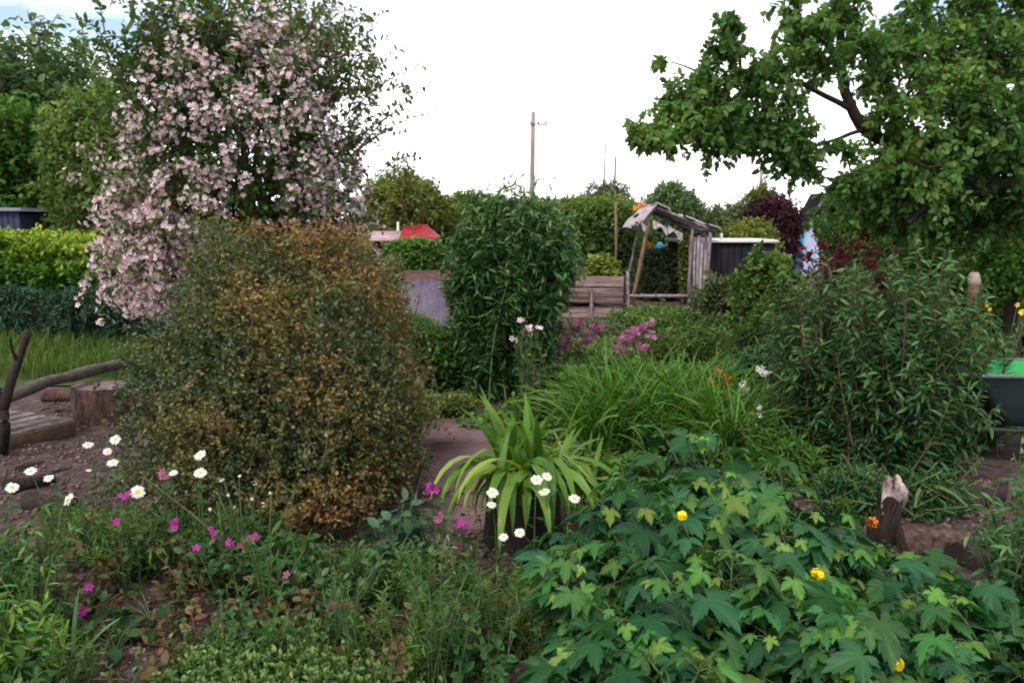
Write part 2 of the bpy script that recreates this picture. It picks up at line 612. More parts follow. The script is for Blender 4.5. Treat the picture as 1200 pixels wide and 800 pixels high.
M_DISC = leaf_mat('daisy_disc', [(0, (.55, .30, .015)), (1, (.75, .5, .03))], 0, .1, .7, .1, .01)
M_MAG = leaf_mat('magenta_petal', [(0, (.27, .012, .17)), (1, (.44, .035, .30))], .3, .2, .6, .2, .02, (1, .8, 1))
M_DUSK = leaf_mat('dusky_pink_petal', [(0, (.22, .05, .11)), (1, (.36, .12, .20))], .3, .25, .6, .2, .02, (1, .8, 1))
M_YEL = leaf_mat('yellow_petal', [(0, (.74, .50, .008)), (1, (.82, .66, .015))], .2, .1, .5, .3, .01, (1, .9, .6))
M_PINKMAG = leaf_mat('soft_magenta_petal', [(0, (.30, .07, .19)), (1, (.52, .20, .36))], .3, .25, .6, .2, .02, (1, .8, 1))
M_ORANGE = leaf_mat('orange_petal', [(0, (.60, .15, .015)), (1, (.75, .28, .03))], .3, .15, .6, .2, .02, (1, .8, .5))
M_CREAM = leaf_mat('cream_petal', [(0, (.62, .58, .40)), (1, (.75, .72, .58))], .3, .1, .6, .2, .01, (1, 1, .9))


def part(root, name, g, mats, smooth=False, parent=None):
    """build a part given in world coordinates under its thing (which stands unturned)"""
    base = np.array(root.location, np.float32)
    for v in g.v:
        v -= base
    return g.build(name, mats, parent or root, smooth)


def simple(name, label, cat, g, mats, loc, group=None, kind=None, smooth=False):
    """a thing of one mesh, its origin at loc"""
    base = np.array(loc, np.float32)
    for v in g.v:
        v -= base
    o = g.build(name, mats, None, smooth, tuple(float(c) for c in loc))
    return tag(o, label, cat, group, kind)


# ------------------------------------------------------------------ camera, light, sky
cam = bpy.data.cameras.new('camera')
cam.sensor_width = 36
cam.lens = 36 * FPX / 1200
cam.clip_end = 1000
cam.clip_start = .05
co = bpy.data.objects.new('camera', cam)
COL.objects.link(co)
co.location = (0, 0, CAM_Z)
co.rotation_euler = (PI / 2 - PITCH, 0, 0)
scene.camera = co

SKY_X, SKY_Y = 9.1, 0.4
SUN_EL, SUN_AZ = math.radians(52), math.radians(205)   # azimuth clockwise from +Y: behind the camera, a little to the left
w = bpy.data.worlds.new('World')
scene.world = w
w.use_nodes = True
nt = w.node_tree
N, L = nt.nodes, nt.links
N.clear()
sky = N.new('ShaderNodeTexSky')
sky.sky_type = 'NISHITA'
sky.sun_disc = False
sky.sun_elevation = SUN_EL
sky.sun_rotation = SUN_AZ
sky.air_density = 1.0
sky.dust_density = 0.6
sky.ozone_density = 3.0
tc = N.new('ShaderNodeTexCoord')
mp = N.new('ShaderNodeMapping')
mp.inputs['Scale'].default_value = (1, 1, 2.2)
mp.inputs['Location'].default_value = (SKY_X, SKY_Y, 0)
L.new(tc.outputs['Generated'], mp.inputs[0])
nz = N.new('ShaderNodeTexNoise')
nz.inputs['Scale'].default_value = 1.6
nz.inputs['Detail'].default_value = 6
nz.inputs['Roughness'].default_value = .55
L.new(mp.outputs[0], nz.inputs['Vector'])
cr = ramp(N, [(.36, (.08,) * 3), (.54, (.98,) * 3)])
sepz = N.new('ShaderNodeSeparateXYZ')
L.new(tc.outputs['Generated'], sepz.inputs[0])
mz = N.new('ShaderNodeMapRange')
mz.inputs['From Min'].default_value = .11
mz.inputs['From Max'].default_value = .20
mz.inputs['To Min'].default_value = .34
mz.inputs['To Max'].default_value = -.03
L.new(sepz.outputs['Z'], mz.inputs['Value'])
addz = N.new('ShaderNodeMath')
L.new(nz.outputs['Fac'], addz.inputs[0])
L.new(mz.outputs[0], addz.inputs[1])
L.new(addz.outputs[0], cr.inputs[0])
n2 = N.new('ShaderNodeTexNoise')
n2.inputs['Scale'].default_value = 4
n2.inputs['Detail'].default_value = 5
L.new(mp.outputs[0], n2.inputs['Vector'])
cloud = ramp(N, [(.3, (11.5, 11.4, 11.9)), (.7, (16.5, 16.2, 16.6))])
L.new(n2.outputs['Fac'], cloud.inputs[0])
mix = N.new('ShaderNodeMix')
mix.data_type = 'RGBA'
L.new(cr.outputs[0], mix.inputs[0])
L.new(sky.outputs[0], mix.inputs[6])
L.new(cloud.outputs[0], mix.inputs[7])
bg = N.new('ShaderNodeBackground')
bg.inputs['Strength'].default_value = .1
L.new(mix.outputs[2], bg.inputs[0])
wo = N.new('ShaderNodeOutputWorld')
L.new(bg.outputs[0], wo.inputs[0])

sun = bpy.data.lights.new('sun', 'SUN')
sun.energy = 1.5
sun.angle = math.radians(14)
sun.color = (1, .92, .80)
so = bpy.data.objects.new('sun', sun)
COL.objects.link(so)
so.rotation_euler = (PI / 2 - SUN_EL, 0, PI - SUN_AZ)
so.location = (-5, -8, 12)

scene.view_settings.view_transform = 'Standard'
scene.view_settings.look = 'None'
scene.view_settings.gamma = 1
scene.view_settings.exposure = .95
scene.view_settings.use_curve_mapping = False
cy = scene.cycles
scene.render.engine = 'CYCLES'
cy.max_bounces = 5
cy.diffuse_bounces = 3
cy.glossy_bounces = 2
cy.transmission_bounces = 3
cy.transparent_max_bounces = 4
cy.use_denoising = True
cy.filter_width = 2.0
cy.caustics_reflective = False
cy.caustics_refractive = False

# ------------------------------------------------------------------ ground
rng = R(1)
g = Geo()
xs = np.concatenate([np.linspace(-300, -12, 10), np.linspace(-10, -4.2, 14), np.linspace(-4, 4, 160), np.linspace(4.2, 10, 14), np.linspace(12, 300, 10)])
ys = np.concatenate([np.linspace(-60, 0, 6), np.linspace(.6, 9, 150), np.linspace(9.3, 24, 30), np.linspace(27, 400, 12)])
X, Y = np.meshgrid(xs, ys)
Z = ground_z(X, Y)
near = (np.abs(X) < 4.2) & (Y > .5) & (Y < 9.2)
pp = np.stack([X, Y, 0 * X], -1)
Z = Z + near * .010 * noise3(pp, 8, 14, 2)
idx = np.arange(X.size).reshape(X.shape)
F = np.stack([idx[:-1, :-1], idx[:-1, 1:], idx[1:, 1:], idx[1:, :-1]], -1).reshape(-1, 4)
g.add(np.stack([X, Y, Z], -1), F)
o = g.build('ground', SOIL, smooth=True)
tag(o, kind='structure')

# lawn strip before the hedge on the far side of the gravel
g = Geo()
lx = np.linspace(-9, -2.6, 40)
ly = np.linspace(7.0, 11.5, 24)
X, Y = np.meshgrid(lx, ly)
idx = np.arange(X.size).reshape(X.shape)
F = np.stack([idx[:-1, :-1], idx[:-1, 1:], idx[1:, 1:], idx[1:, :-1]], -1).reshape(-1, 4)
g.add(np.stack([X, Y, ground_z(X, Y) + .02 + .015 * noise3(np.stack([X, Y, 0 * X], -1), 4, 2)], -1), F)
LAWN = rough_mat('lawn', [(.3, (.03, .05, .012)), (.7, (.06, .08, .02))], 9, (1, 1, 1), .95, .8, 40)
tag(g.build('lawn', LAWN, smooth=True), kind='structure')
g = Geo()
n = 16000
b = np.stack([rng.uniform(-9, -2.7, n), rng.uniform(7.3, 10.2, n), np.zeros(n)], -1)
b[:, 2] = ground_z(b[:, 0], b[:, 1]) + .02
patch = .5 + .5 * noise3(b, 21, .8)
blades(g, rng, b, rng.uniform(.10, .22, n) + .16 * patch * rng.uniform(0, 1, n), rng.uniform(.006, .012, n), rng.uniform(0, .5, n), rng.uniform(.1, 1.2, n), segs=3,
       tint=np.clip(.2 + .5 * patch + rng.normal(size=n) * .15, 0, 1), fold=.1)
M_LAWN = leaf_mat('lawn_blade', [(0, (.03, .065, .012)), (.5, (.06, .11, .018)), (1, (.12, .15, .035))], .3, .3, .6, .2)
tag(g.build('grass', M_LAWN), 'mown green grass strip in front of the clipped hedge', 'grass', kind='stuff')

# crumbs of earth, small stones and dead leaves lying on the bare soil
g = Geo()
n = 34000
P = np.stack([rng.uniform(-3.8, 2.8, n), 1.6 + 6.2 * rng.uniform(0, 1, n) ** 1.3, np.zeros(n)], -1)
P[:, 2] = ground_z(P[:, 0], P[:, 1]) + .006
octa = np.array([(1, 0, 0), (0, 1, 0), (-1, 0, 0), (0, -1, 0), (0, 0, .7), (0, 0, -.7)], float)
of = np.array([[0, 1, 4], [1, 2, 4], [2, 3, 4], [3, 0, 4], [1, 0, 5], [2, 1, 5], [3, 2, 5], [0, 3, 5]])
D = sphere_dirs(rng, n)
D, S, U = frames(D, None, rng)
g.inst(octa, [of], (P, .004 + .017 * rng.uniform(0, 1, n) ** 3, D, S, U), .5)
tag(g.build('soil_crumbs', CRUMB), 'small stones and clods of earth scattered over the bare soil', 'gravel', kind='stuff')
g = Geo()
n = 5000
P = np.stack([rng.uniform(-2.4, 2.4, n), 1.7 + 4.2 * rng.uniform(0, 1, n) ** 1.2, np.zeros(n)], -1)
P[:, 2] = ground_z(P[:, 0], P[:, 1]) + .012
D = sphere_dirs(rng, n, -.2, .25)
D, S, U = frames(D, None, rng, .5)
T, TF = LEAF['oval']
g.inst(T, TF, (P, rng.uniform(.012, .045, n), D, S, U), rng.uniform(0, 1, n))
tag(g.build('leaf_litter', M_LITTER), 'brown dead leaves and twigs fallen on the soil', 'leaf litter', kind='stuff')
# ------------------------------------------------------------------ trees and hedges at the back
def bush(name, label, cat, px0, px1, pytop, Y, mat, n, m, leaf, size, depth=1.2, zbot=0.0, p=2.2, amp=.2, L=.4, up=.35, seed=0, trunk=True, spread=.75, tint=None, group=None,
         crown='crown', dense=(.55, 1.0), jit=.45, bark=None, freq=2.0, wood='trunk'):
    rng = R(seed + 100)
    a, b = at(px0, 300, Y)[0], at(px1, 300, Y)[0]
    top = at((px0 + px1) / 2, pytop, Y)[2]
    cx, rx = (a + b) / 2, (b - a) / 2
    cz, rz = (top + zbot) / 2, (top - zbot) / 2
    cy_ = Y + rx * depth * .0
    root = thing(name, label, cat, (cx, cy_, 0), group=group)
    ctr = np.array([cx, cy_, cz])
    rad = np.array([rx, rx * depth, rz])
    sh, f = crown_shoots(rng, n, ctr, rad, p, amp, freq, seed, L, up, jit, dense)
    g = Geo()

    def tn(pos, t):
        base = .28 + .22 * noise3(pos, seed, 1.3 / max(rx, .4), 2) + .18 * (t - .5) + .12 * rng.normal(size=len(pos))
        return base + (tint(pos) if tint else .1)
    leaves_on(g, rng, sh, m, .1, leaf, size, spread, .05, .3, tn)
    part(root, crown, g, mat)
    g = Geo()
    if trunk:
        nt_ = 7
        k = rng.choice(n, nt_ + 16, replace=False)
        B = np.array([cx, cy_, 0]) + np.stack([rng.normal(size=nt_) * rx * .06, rng.normal(size=nt_) * rx * .06, np.zeros(nt_)], -1)
        C = ctr + (sh[k[:nt_], -1] - ctr) * .75
        tubes(g, bez(B, (B * .5 + C * .5) * np.array([.5, .5, 1]) + np.array([cx, cy_, 0]) * np.array([.5, .5, 0]), C, 6), np.linspace(max(.035, rz * .035), .012, 6), 6)
        B = ctr + (C[rng.integers(0, nt_, 16)] - ctr) * .3
        C = sh[k[nt_:], 0]
        tubes(g, bez(B, (B + C) / 2 + [0, 0, .1], C, 5), np.linspace(.02, .006, 5), 4)
    s3 = sh[:: max(1, n // 700)]
    tubes(g, s3, np.linspace(.006, .003, sh.shape[1]) * max(1, size / .06), 3)
    part(root, wood, g, bark or TWIG, True)
    return root


bush('broadleaf_tree', 'tall blue green tree with upright leafy shoots against the sky, behind the pink blossom shrub', 'tree', -90, 165, 30, 15, M_TREE, 2300, 12, 'oval', .15, .9, .6, 2.0, .28, 1.0, .6, 11, dense=(.45, 1.05), jit=.35)
bush('rounded_tree', 'dense dark green rounded tree standing above the dark blue shed', 'tree', -120, 100, 98, 13, M_DTREE, 2600, 14, 'oval', .11, .8, .2, 2.4, .18, .5, .3, 12)
bush('leafy_tree', 'lighter green bushy tree squeezed between the dark tree and the pink blossom shrub', 'tree', 70, 200, 100, 12.4, M_HEDGE, 1900, 13, 'oval', .09, 1.0, .2, 2.3, .2, .5, .3, 13)
bush('garden_tree', 'pale yellow green airy tree above the small red roofed hut', 'tree', 405, 545, 205, 24, M_YTREE, 1700, 12, 'oval', .13, .8, .4, 2.0, .3, .6, .5, 14)
bush('sapling', 'thin twiggy yellow green sapling reaching up beside the pink blossom shrub', 'tree', 452, 500, 188, 21, M_YTREE, 260, 9, 'oval', .10, .9, 1.0, 2.0, .3, .6, .7, 15, dense=(.3, 1.0))
bush('garden_tree', 'low green tree at the telegraph pole foot, behind the tall leafy shrub', 'tree', 500, 610, 222, 26, M_HEDGE, 1500, 12, 'oval', .12, .8, .2, 2.4, .2, .5, .4, 16)
bush('hedge', 'long mid green hedge stretching behind the compost bin to the wooden shelter', 'hedge', 545, 765, 232, 17, M_HEDGE, 4200, 14, 'oval', .085, .35, 0, 4.5, .10, .32, .4, 17, crown='foliage', wood='branches', tint=lambda p: .08 * (p[:, 2] - 1.2))
bush('tall_shrub', 'greyish brown feathery shrub poking above the hedge under two thin poles', 'shrub', 676, 748, 214, 19, M_GREYG, 900, 12, 'lance', .13, 1, .8, 2.2, .25, .5, .6, 18, crown='foliage', wood='branches')
bush('round_tree', 'round dark green tree behind the peak of the wooden shelter', 'tree', 742, 826, 214, 25, M_TREE, 1700, 12, 'oval', .10, 1, .1, 2.2, .15, .4, .4, 19)
bush('garden_tree', 'olive green tree sloping down behind the shelter roof toward the purple tree', 'tree', 815, 905, 236, 24, M_GREYG, 1500, 12, 'oval', .11, 1, 0, 2.2, .2, .4, .4, 20)
bush('garden_tree', 'small yellowish tree top at the foot of the farther thin pole', 'tree', 862, 918, 216, 27, M_YTREE, 800, 11, 'oval', .12, 1, .4, 2.0, .3, .5, .5, 21)
bush('purple_tree', 'dark purple leaved tree between the wooden shelter and the pale blue shed', 'tree', 866, 936, 230, 20, M_PURPLE, 1700, 12, 'oval', .085, 1, .2, 2.2, .2, .35, .4, 22)
bush('lime_shrub', 'bright yellow green shrub spreading above the long black shed', 'shrub', 838, 912, 254, 16.5, M_YTREE, 1100, 12, 'oval', .07, .9, 0, 2.4, .2, .3, .4, 23, crown='foliage', wood='branches')
bush('tall_shrub', 'tall green shrub closing the view beneath the apple tree boughs', 'shrub', 960, 1130, 205, 12.5, M_DTREE, 2400, 13, 'oval', .075, .7, 0, 2.8, .2, .4, .4, 24, crown='foliage', wood='branches')
bush('tall_shrub', 'bright green shrub seen under the apple tree bough at the picture edge', 'shrub', 1075, 1290, 214, 11, M_HEDGE, 2600, 13, 'oval', .075, .7, 0, 3.0, .16, .4, .4, 25, crown='foliage', wood='branches')

# clipped hedge with a lime top on the lawn, bluish plants at its foot
bush('clipped_hedge', 'clipped hedge with bright lime green top beyond the lawn', 'hedge', -140, 178, 268, 10.4, M_LIME, 4200, 14, 'oval', .062, .35, 0, 5, .07, .22, .4, 31, crown="foliage", wood="branches",
     tint=lambda p: np.clip((p[:, 2] - .78) * 1.25, -.3, .8))
bush('bluish_shrub', 'dark bluish green shrub at the foot of the lime hedge near the lawn end', 'shrub', -60, 70, 338, 9.6, M_BLUE, 1500, 13, 'lance', .085, .45, 0, 3.2, .14, .2, .5, 32, crown='foliage', wood='branches', tint=lambda p: -.05)
bush('bluish_shrub', 'dark bluish green shrub beside the drooping pink blossom sprays', 'shrub', 55, 178, 334, 9.5, M_BLUE, 1500, 13, 'lance', .085, .5, 0, 3.2, .14, .2, .5, 33, crown='foliage', wood='branches', tint=lambda p: -.05)

# dark blue shed behind the hedge
SHEDBLUE = rough_mat('dark_blue_boards', [(.3, (.018, .02, .045)), (.7, (.035, .038, .075))], 5, (1, 1, 6), .7, .3)
TRIMGREY = rough_mat('grey_trim', [(.3, (.14, .15, .2)), (.7, (.2, .21, .27))], 5, (1, 1, 1), .7, .2)
p0 = at(-40, 246, 11.6)
p1 = at(22, 246, 11.6)
c = (p0 + p1) / 2
root = thing('garden_shed', 'low dark blue shed peeking over the lime hedge', 'shed', (c[0], 12.4, 0))
g = Geo()
hw = (p1[0] - p0[0]) / 2
for i in range(9):
    a, b = c[0] - hw + 2 * hw * i / 9, c[0] - hw + 2 * hw * (i + 1) / 9
    boards(g, a + .004, b - .004, 11.6, 11.63, 0, p1[2] - .03)
boards(g, c[0] - hw + .01, c[0] + hw - .01, 11.635, 13.2, 0, p1[2] - .06)
part(root, 'wall', g, SHEDBLUE)
g = Geo()
boards(g, c[0] - hw - .06, c[0] + hw + .06, 11.54, 13.3, p1[2] - .02, p1[2] + .03)
part(root, 'roof', g, TRIMGREY)

# ------------------------------------------------------------------ poles and wires
def pole(label, px, pytop, Y, r, arm=None, wire=False, group=None):
    t = at(px, pytop, Y)
    root = thing('telegraph_pole' if arm else 'thin_pole', label, 'pole', (t[0], Y, 0), group=group)
    g = Geo()
    h = t[2]
    tubes(g, np.array([[(t[0] + .02 * k, Y, h * k / 4) for k in range(5)]], float), np.linspace(r * 1.15, r * .85, 5), 8, cap=True)
    part(root, 'pole', g, POLEWOOD, True)
    if arm:
        g = Geo()
        z = at(px, pytop + 16, Y)[2]
        tubes(g, np.array([[(t[0] - .1, Y - r - .03, z + .1), (t[0] + .4, Y - r - .03, z + .02), (t[0] + .75, Y - r - .03, z)]], float), .04, 5, cap=True)
        part(root, 'cross_arm', g, POLEWOOD)
        for dx in (.35, .72):
            g = Geo()
            lathe(g, [(.0, 0), (.05, 0), (.06, .08), (.03, .14), (0, .15)], 8, M=lambda V: V + np.array([t[0] + dx, Y - r - .03, z + .06]))
            part(root, 'insulator', g, TRIMGREY, True)
    if wire:
        g = Geo()
        a, b = at(614, 166, Y), at(604, 214, Y)
        tubes(g, np.array([[t + [0, -.2, -.5], a, b, (b[0] - .25, Y, 0)]], float), .018, 4)
        tubes(g, np.array([[b + [0, 0, .12], b - [0, 0, .12]]], float), .055, 6, cap=True)
        part(root, 'stay_wire', g, DARKBARK, True)
    return root


pole('tall wooden telegraph pole with a short cross arm against the white sky', 623, 131, 42, .125, True, True)
pole('thin pole over the feathery shrub, the taller of the close pair', 707, 168, 30, .035)
pole('thin pole over the feathery shrub, the shorter and thicker of the close pair', 719, 184, 30, .05)
pole('far thin pole rising beside the purple tree', 891, 196, 45, .11)

# ------------------------------------------------------------------ small buildings at the back
REDROOF = rough_mat('red_roof', [(.3, (.20, .012, .018)), (.7, (.32, .03, .035))], 6, (1, 1, 1), .6, .2)
WHITEP = rough_mat('white_paint', [(.3, (.50, .48, .48)), (.7, (.66, .64, .64))], 6, (1, 1, 1), .6, .1)
PINKROOF = rough_mat('faded_roof', [(.3, (.28, .17, .18)), (.7, (.42, .30, .31))], 6, (1, 1, 1), .9, .3)
DARK = rough_mat('dark_opening', [(.3, (.01, .01, .012)), (.7, (.02, .02, .022))], 6, (1, 1, 1), .5, .0)
ROOFBLACK = rough_mat('tarred_roof', [(.3, (.006, .006, .008)), (.7, (.014, .013, .016))], 5, (1, 1, 1), .95, .4, spec=.05)
BLACKW = rough_mat('black_boards', [(.3, (.010, .010, .014)), (.7, (.026, .023, .030))], 5, (1, 1, 1), .9, .4, spec=.1)
PALEBLUE = rough_mat('pale_blue_wall', [(.3, (.32, .38, .55)), (.7, (.46, .52, .68))], 6, (1, 1, 4), .8, .2)
TURQ = rough_mat('turquoise', [(.3, (.03, .28, .36)), (.7, (.05, .36, .45))], 6, (1, 1, 1), .6, .1)


def gable_house(root, x0, x1, y0, y1, eave, ridge, wall, roof, over=.08, th=.05):
    cx = (x0 + x1) / 2
    g = Geo()
    V = [(x0, y0, 0), (x1, y0, 0), (x1, y0, eave), (cx, y0, ridge), (x0, y0, eave), (x0, y1, 0), (x1, y1, 0), (x1, y1, eave), (cx, y1, ridge), (x0, y1, eave)]
    g.add(V, [[0, 5, 9, 4], [1, 2, 7, 6]])
    g.f.append((np.array([[0, 1, 2, 3, 4], [5, 9, 8, 7, 6]]), 0))
    part(root, 'wall', g, wall)
    g = Geo()
    for s in (-1, 1):
        xe = cx + s * ((x1 - x0) / 2 + over)
        ze = eave - over * (ridge - eave) / ((x1 - x0) / 2)
        q = [(cx, y0 - over, ridge + .012), (xe, y0 - over, ze + .012), (xe, y1 + over, ze + .012), (cx, y1 + over, ridge + .012)]
        V = [(*p[:2], p[2]) for p in q] + [(*p[:2], p[2] + th) for p in q]
        g.add(V, [[0, 1, 2, 3], [7, 6, 5, 4], [0, 4, 5, 1], [1, 5, 6, 2], [2, 6, 7, 3], [3, 7, 4, 0]])
    part(root, 'roof', g, roof)


# red roofed hut: long side towards us
Y = 20
a, b = at(467, 264, Y), at(511, 264, Y)
root = thing('garden_hut', 'small hut with a bright red roof and white eaves far behind the brown bush', 'hut', ((a[0] + b[0]) / 2, Y + .6, 0))
zr, ze = at(480, 263, Y)[2], at(480, 279, Y)[2]
g = Geo()
V = [(a[0] + .06, Y + .7, zr), (b[0] - .28, Y + .7, zr), (b[0], Y, ze), (a[0] - .02, Y, ze), (a[0] + .06, Y + .75, zr - .04), (b[0] - .28, Y + .75, zr - .04), (b[0], Y + 1.5, ze), (a[0] - .02, Y + 1.5, ze)]
g.add(V, [[3, 2, 1, 0], [0, 1, 5, 4], [4, 5, 6, 7], [0, 4, 7, 3], [1, 2, 6, 5]])
part(root, 'roof', g, REDROOF)
g = Geo()
boards(g, a[0], b[0] - .05, Y + .03, Y + .06, ze - .11, ze - .015)
part(root, 'eaves_board', g, WHITEP)
g = Geo()
boards(g, a[0] + .05, b[0] - .1, Y + .1, Y + 1.4, 0, ze - .02)
part(root, 'wall', g, PINKROOF)
g = Geo()
boards(g, a[0] - .06, a[0] - .005, Y + .1, Y + .16, 0, at(467, 260, Y)[2])
part(root, 'corner_post', g, WHITEP)
a, b = at(425, 272, 19), at(466, 272, 19)
root = thing('garden_hut', 'low hut with a faded pinkish roof next to the red roofed hut', 'hut', ((a[0] + b[0]) / 2, 19.5, 0))
g = Geo()
z1, z0 = at(440, 271, 19)[2], at(440, 281, 19)[2]
V = [(a[0], 19.7, z1), (b[0], 19.7, z1), (b[0], 19, z0), (a[0], 19, z0)]
g.add([(*p[:2], p[2]) for p in V] + [(*p[:2], p[2] - .04) for p in V], [[3, 2, 1, 0], [4, 5, 6, 7], [0, 1, 5, 4], [1, 2, 6, 5], [2, 3, 7, 6], [3, 0, 4, 7]])
part(root, 'roof', g, PINKROOF)
g = Geo()
boards(g, a[0] + .05, b[0] - .05, 19.1, 20.2, 0, z0 - .02)
part(root, 'wall', g, PINKWOOD)
for k in (.45, .75):
    g = Geo()
    xw = a[0] + (b[0] - a[0]) * k
    boards(g, xw - .1, xw + .1, 19.07, 19.096, z0 - .2, z0 - .06)
    part(root, 'window', g, DARK)
# pale blue gable
a, b = at(933, 280, 22), at(985, 280, 22)
root = thing('garden_shed', 'pale blue gabled shed with dark roof edge and one small window under the apple tree', 'shed', ((a[0] + b[0]) / 2, 23, 0))
gable_house(root, a[0] + .03, b[0], 22, 22.7, at(940, 283, 22)[2], at(955, 232, 22)[2], PALEBLUE, ROOFBLACK, .10, .12)
g = Geo()
q = at(947, 266, 22)
boards(g, q[0] - .05, q[0] + .05, 21.97, 21.995, q[2] - .09, q[2] + .07)
w_ = part(root, 'window', g, DARK)
q = at(934, 279, 20)
g = Geo()
lathe(g, [(0, 0), (.16, 0), (.17, .02), (.17, .9), (.155, .93), (.15, .9)], 18, M=lambda V: V * np.array([1, 1, (q[2] + .1) / .93]) + np.array([q[0], 20, 0]))
simple('water_butt', 'turquoise water butt standing below the pale blue shed', 'water butt', g, TURQ, (q[0], 20, 0), smooth=True)
# long black shed
a, b = at(800, 283, 14.6), at(908, 283, 14.6)
z1 = at(850, 284, 14.6)[2]
root = thing('garden_shed', 'long low black shed with a white roof edge beside the wooden shelter', 'shed', ((a[0] + b[0]) / 2, 15.2, 0))
g = Geo()
n = 14
for i in range(n):
    u0, u1 = a[0] + (b[0] - a[0]) * i / n, a[0] + (b[0] - a[0]) * (i + 1) / n
    boards(g, u0 + .003, u1 - .003, 14.6, 14.622, 0, z1 - .02)
boards(g, a[0] + .01, b[0] - .01, 14.625, 16, 0, z1 - .03)
part(root, 'wall', g, BLACKW)
g = Geo()
boards(g, a[0] - .05, b[0] + .05, 14.53, 16.1, z1, z1 + .045)
part(root, 'roof', g, WHITEP)
g = Geo()
q = at(849, 279, 14.6)
boards(g, q[0] - .02, q[0] + .02, 14.8, 14.84, z1 + .046, z1 + .16)
part(root, 'vent_pipe', g, WHITEP)
# ------------------------------------------------------------------ wooden shelter (old greenhouse frame)
YS = 14.2
root = thing('wooden_shelter', 'leaning grey wooden greenhouse frame with ragged corrugated roof', 'shelter', gp(790, 358))
CORR = rough_mat('weathered_sheet', [(.25, (.11, .085, .09)), (.5, (.29, .245, .26)), (.75, (.45, .40, .42))], 9, (1, 1, 1), .7, .3)


def beam(name, a, b, w=.05, mat=None, bend=0.0):
    g = Geo()
    a, b = np.array(a, float), np.array(b, float)
    P = bez(a[None], ((a + b) / 2 + [bend, 0, 0])[None], b[None], 5)
    tubes(g, P, np.array([1, .95, 1.02, .95, .9]) * w * .6, 4, cap=True)
    return part(root, name, g, mat or GREYWOOD)


fl_b, fl_t = at(739, 362, YS), at(760, 264, YS)
fr_b, fr_t = at(826, 352, YS), at(833, 272, YS)
pk = at(769, 243, YS)
dy = 1.5
beam('post', fl_b, fl_t + [0, 0, .06], .065, REDSTEM, .02)
beam('post', fr_b, fr_t, .06)
beam('post', at(806, 352, YS + .05), at(812, 262, YS + .05), .05)
beam('post', fl_b + [.08, dy, 0], fl_t + [.08, dy, 0], .05)
beam('post', fr_b + [.0, dy, 0], fr_t + [0, dy, 0], .05)
beam('rafter', fl_t + [-.2, -.03, -.02], pk, .05)
beam('rafter', pk + [0, -.02, 0], fr_t + [.05, -.02, .02], .05)
beam('rafter', pk + [0, dy, 0], fr_t + [.05, dy, .02], .05)
beam('rafter', fl_t + [-.2, dy, -.02], pk + [0, dy, 0], .05)
beam('ridge_beam', pk, pk + [0, dy, 0], .05)
beam('purlin', fl_t + [0, .0, 0], fl_t + [.08, dy, 0], .04)
beam('purlin', fr_t, fr_t + [0, dy, 0], .04)
beam('sill_beam', at(738, 347, YS - .02), at(806, 347, YS - .02), .06)
rng = R(70)


def sheet(name, A, B, C, D, holes, amp=.018, ripples=9, seed=1):
    """corrugated ragged sheet with corners A (top near) B (low near) C (low far) D (top far)"""
    nu, nv = 40, 46
    u, v = np.meshgrid(np.linspace(0, 1, nu), np.linspace(0, 1, nv), indexing='ij')
    A, B, C, D = (np.array(x, float) for x in (A, B, C, D))
    P = (1 - u)[..., None] * ((1 - v)[..., None] * A + v[..., None] * D) + u[..., None] * ((1 - v)[..., None] * B + v[..., None] * C)
    nn = nrm(np.cross(B - A, D - A))
    if nn[2] < 0:
        nn = -nn
    P = P + nn * (amp * np.sin(v * ripples * 2 * PI))[..., None]
    e = noise3(np.stack([u * 3, v * 3, 0 * u], -1), seed, 1.2, 3)
    P = P + nn * (.02 * e)[..., None]
    idx = np.arange(nu * nv).reshape(nu, nv)
    F = np.stack([idx[:-1, :-1], idx[1:, :-1], idx[1:, 1:], idx[:-1, 1:]], -1)
    keep = np.ones(F.shape[:2], bool)
    uc, vc = u[:-1, :-1], v[:-1, :-1]
    for (hu, hv, ru, rv) in holes:
        keep &= ((uc - hu) / ru) ** 2 + ((vc - hv) / rv) ** 2 + .5 * e[:-1, :-1] > 1
    g = Geo()
    g.add(P.reshape(-1, 3), F[keep])
    g.add((P - nn * .006).reshape(-1, 3), F[keep][:, ::-1])
    return part(root, name, g, CORR, True)


sheet('roof_sheet', pk + [-.02, -.12, .06], fr_t + [.14, -.12, .05], fr_t + [.14, dy + .1, .05], pk + [-.02, dy + .1, .06], [(.3, 0, .12, .12), (.7, 0, .1, .09), (.5, .5, .12, .1)], seed=2)
sheet('roof_sheet', pk + [0.01, -.1, .05], fl_t + [-.26, -.12, -.04], fl_t + [-.26, dy, -.04], pk + [0.01, dy, .05], [(.9, .1, .2, .2), (.5, .6, .15, .12)], seed=3)
for (x0, y0, x1, y1, s) in ((765, 261, 782, 270, 1), (783, 268, 800, 277, 2), (748, 258, 757, 268, 3)):
    g = Geo()
    a, b = at(x0, y0, YS - .08), at(x1, y1, YS - .08)
    k = 8
    u = np.linspace(0, 1, k)
    top = a + (b - a) * u[:, None] + np.array([0, 0, .05])
    low = top - np.array([0, -.06, 1]) * (.10 + .05 * np.sin(u * 7 + s))[:, None] + np.array([.0, -.03, 0])
    V = np.concatenate([top, low, top + [0, .01, 0], low + [0, .01, 0]])
    F = [[i, i + 1, k + i + 1, k + i] for i in range(k - 1)] + [[2 * k + i + 1, 2 * k + i, 3 * k + i, 3 * k + i + 1] for i in range(k - 1)]
    g.add(V, F)
    part(root, 'torn_strip', g, CORR)
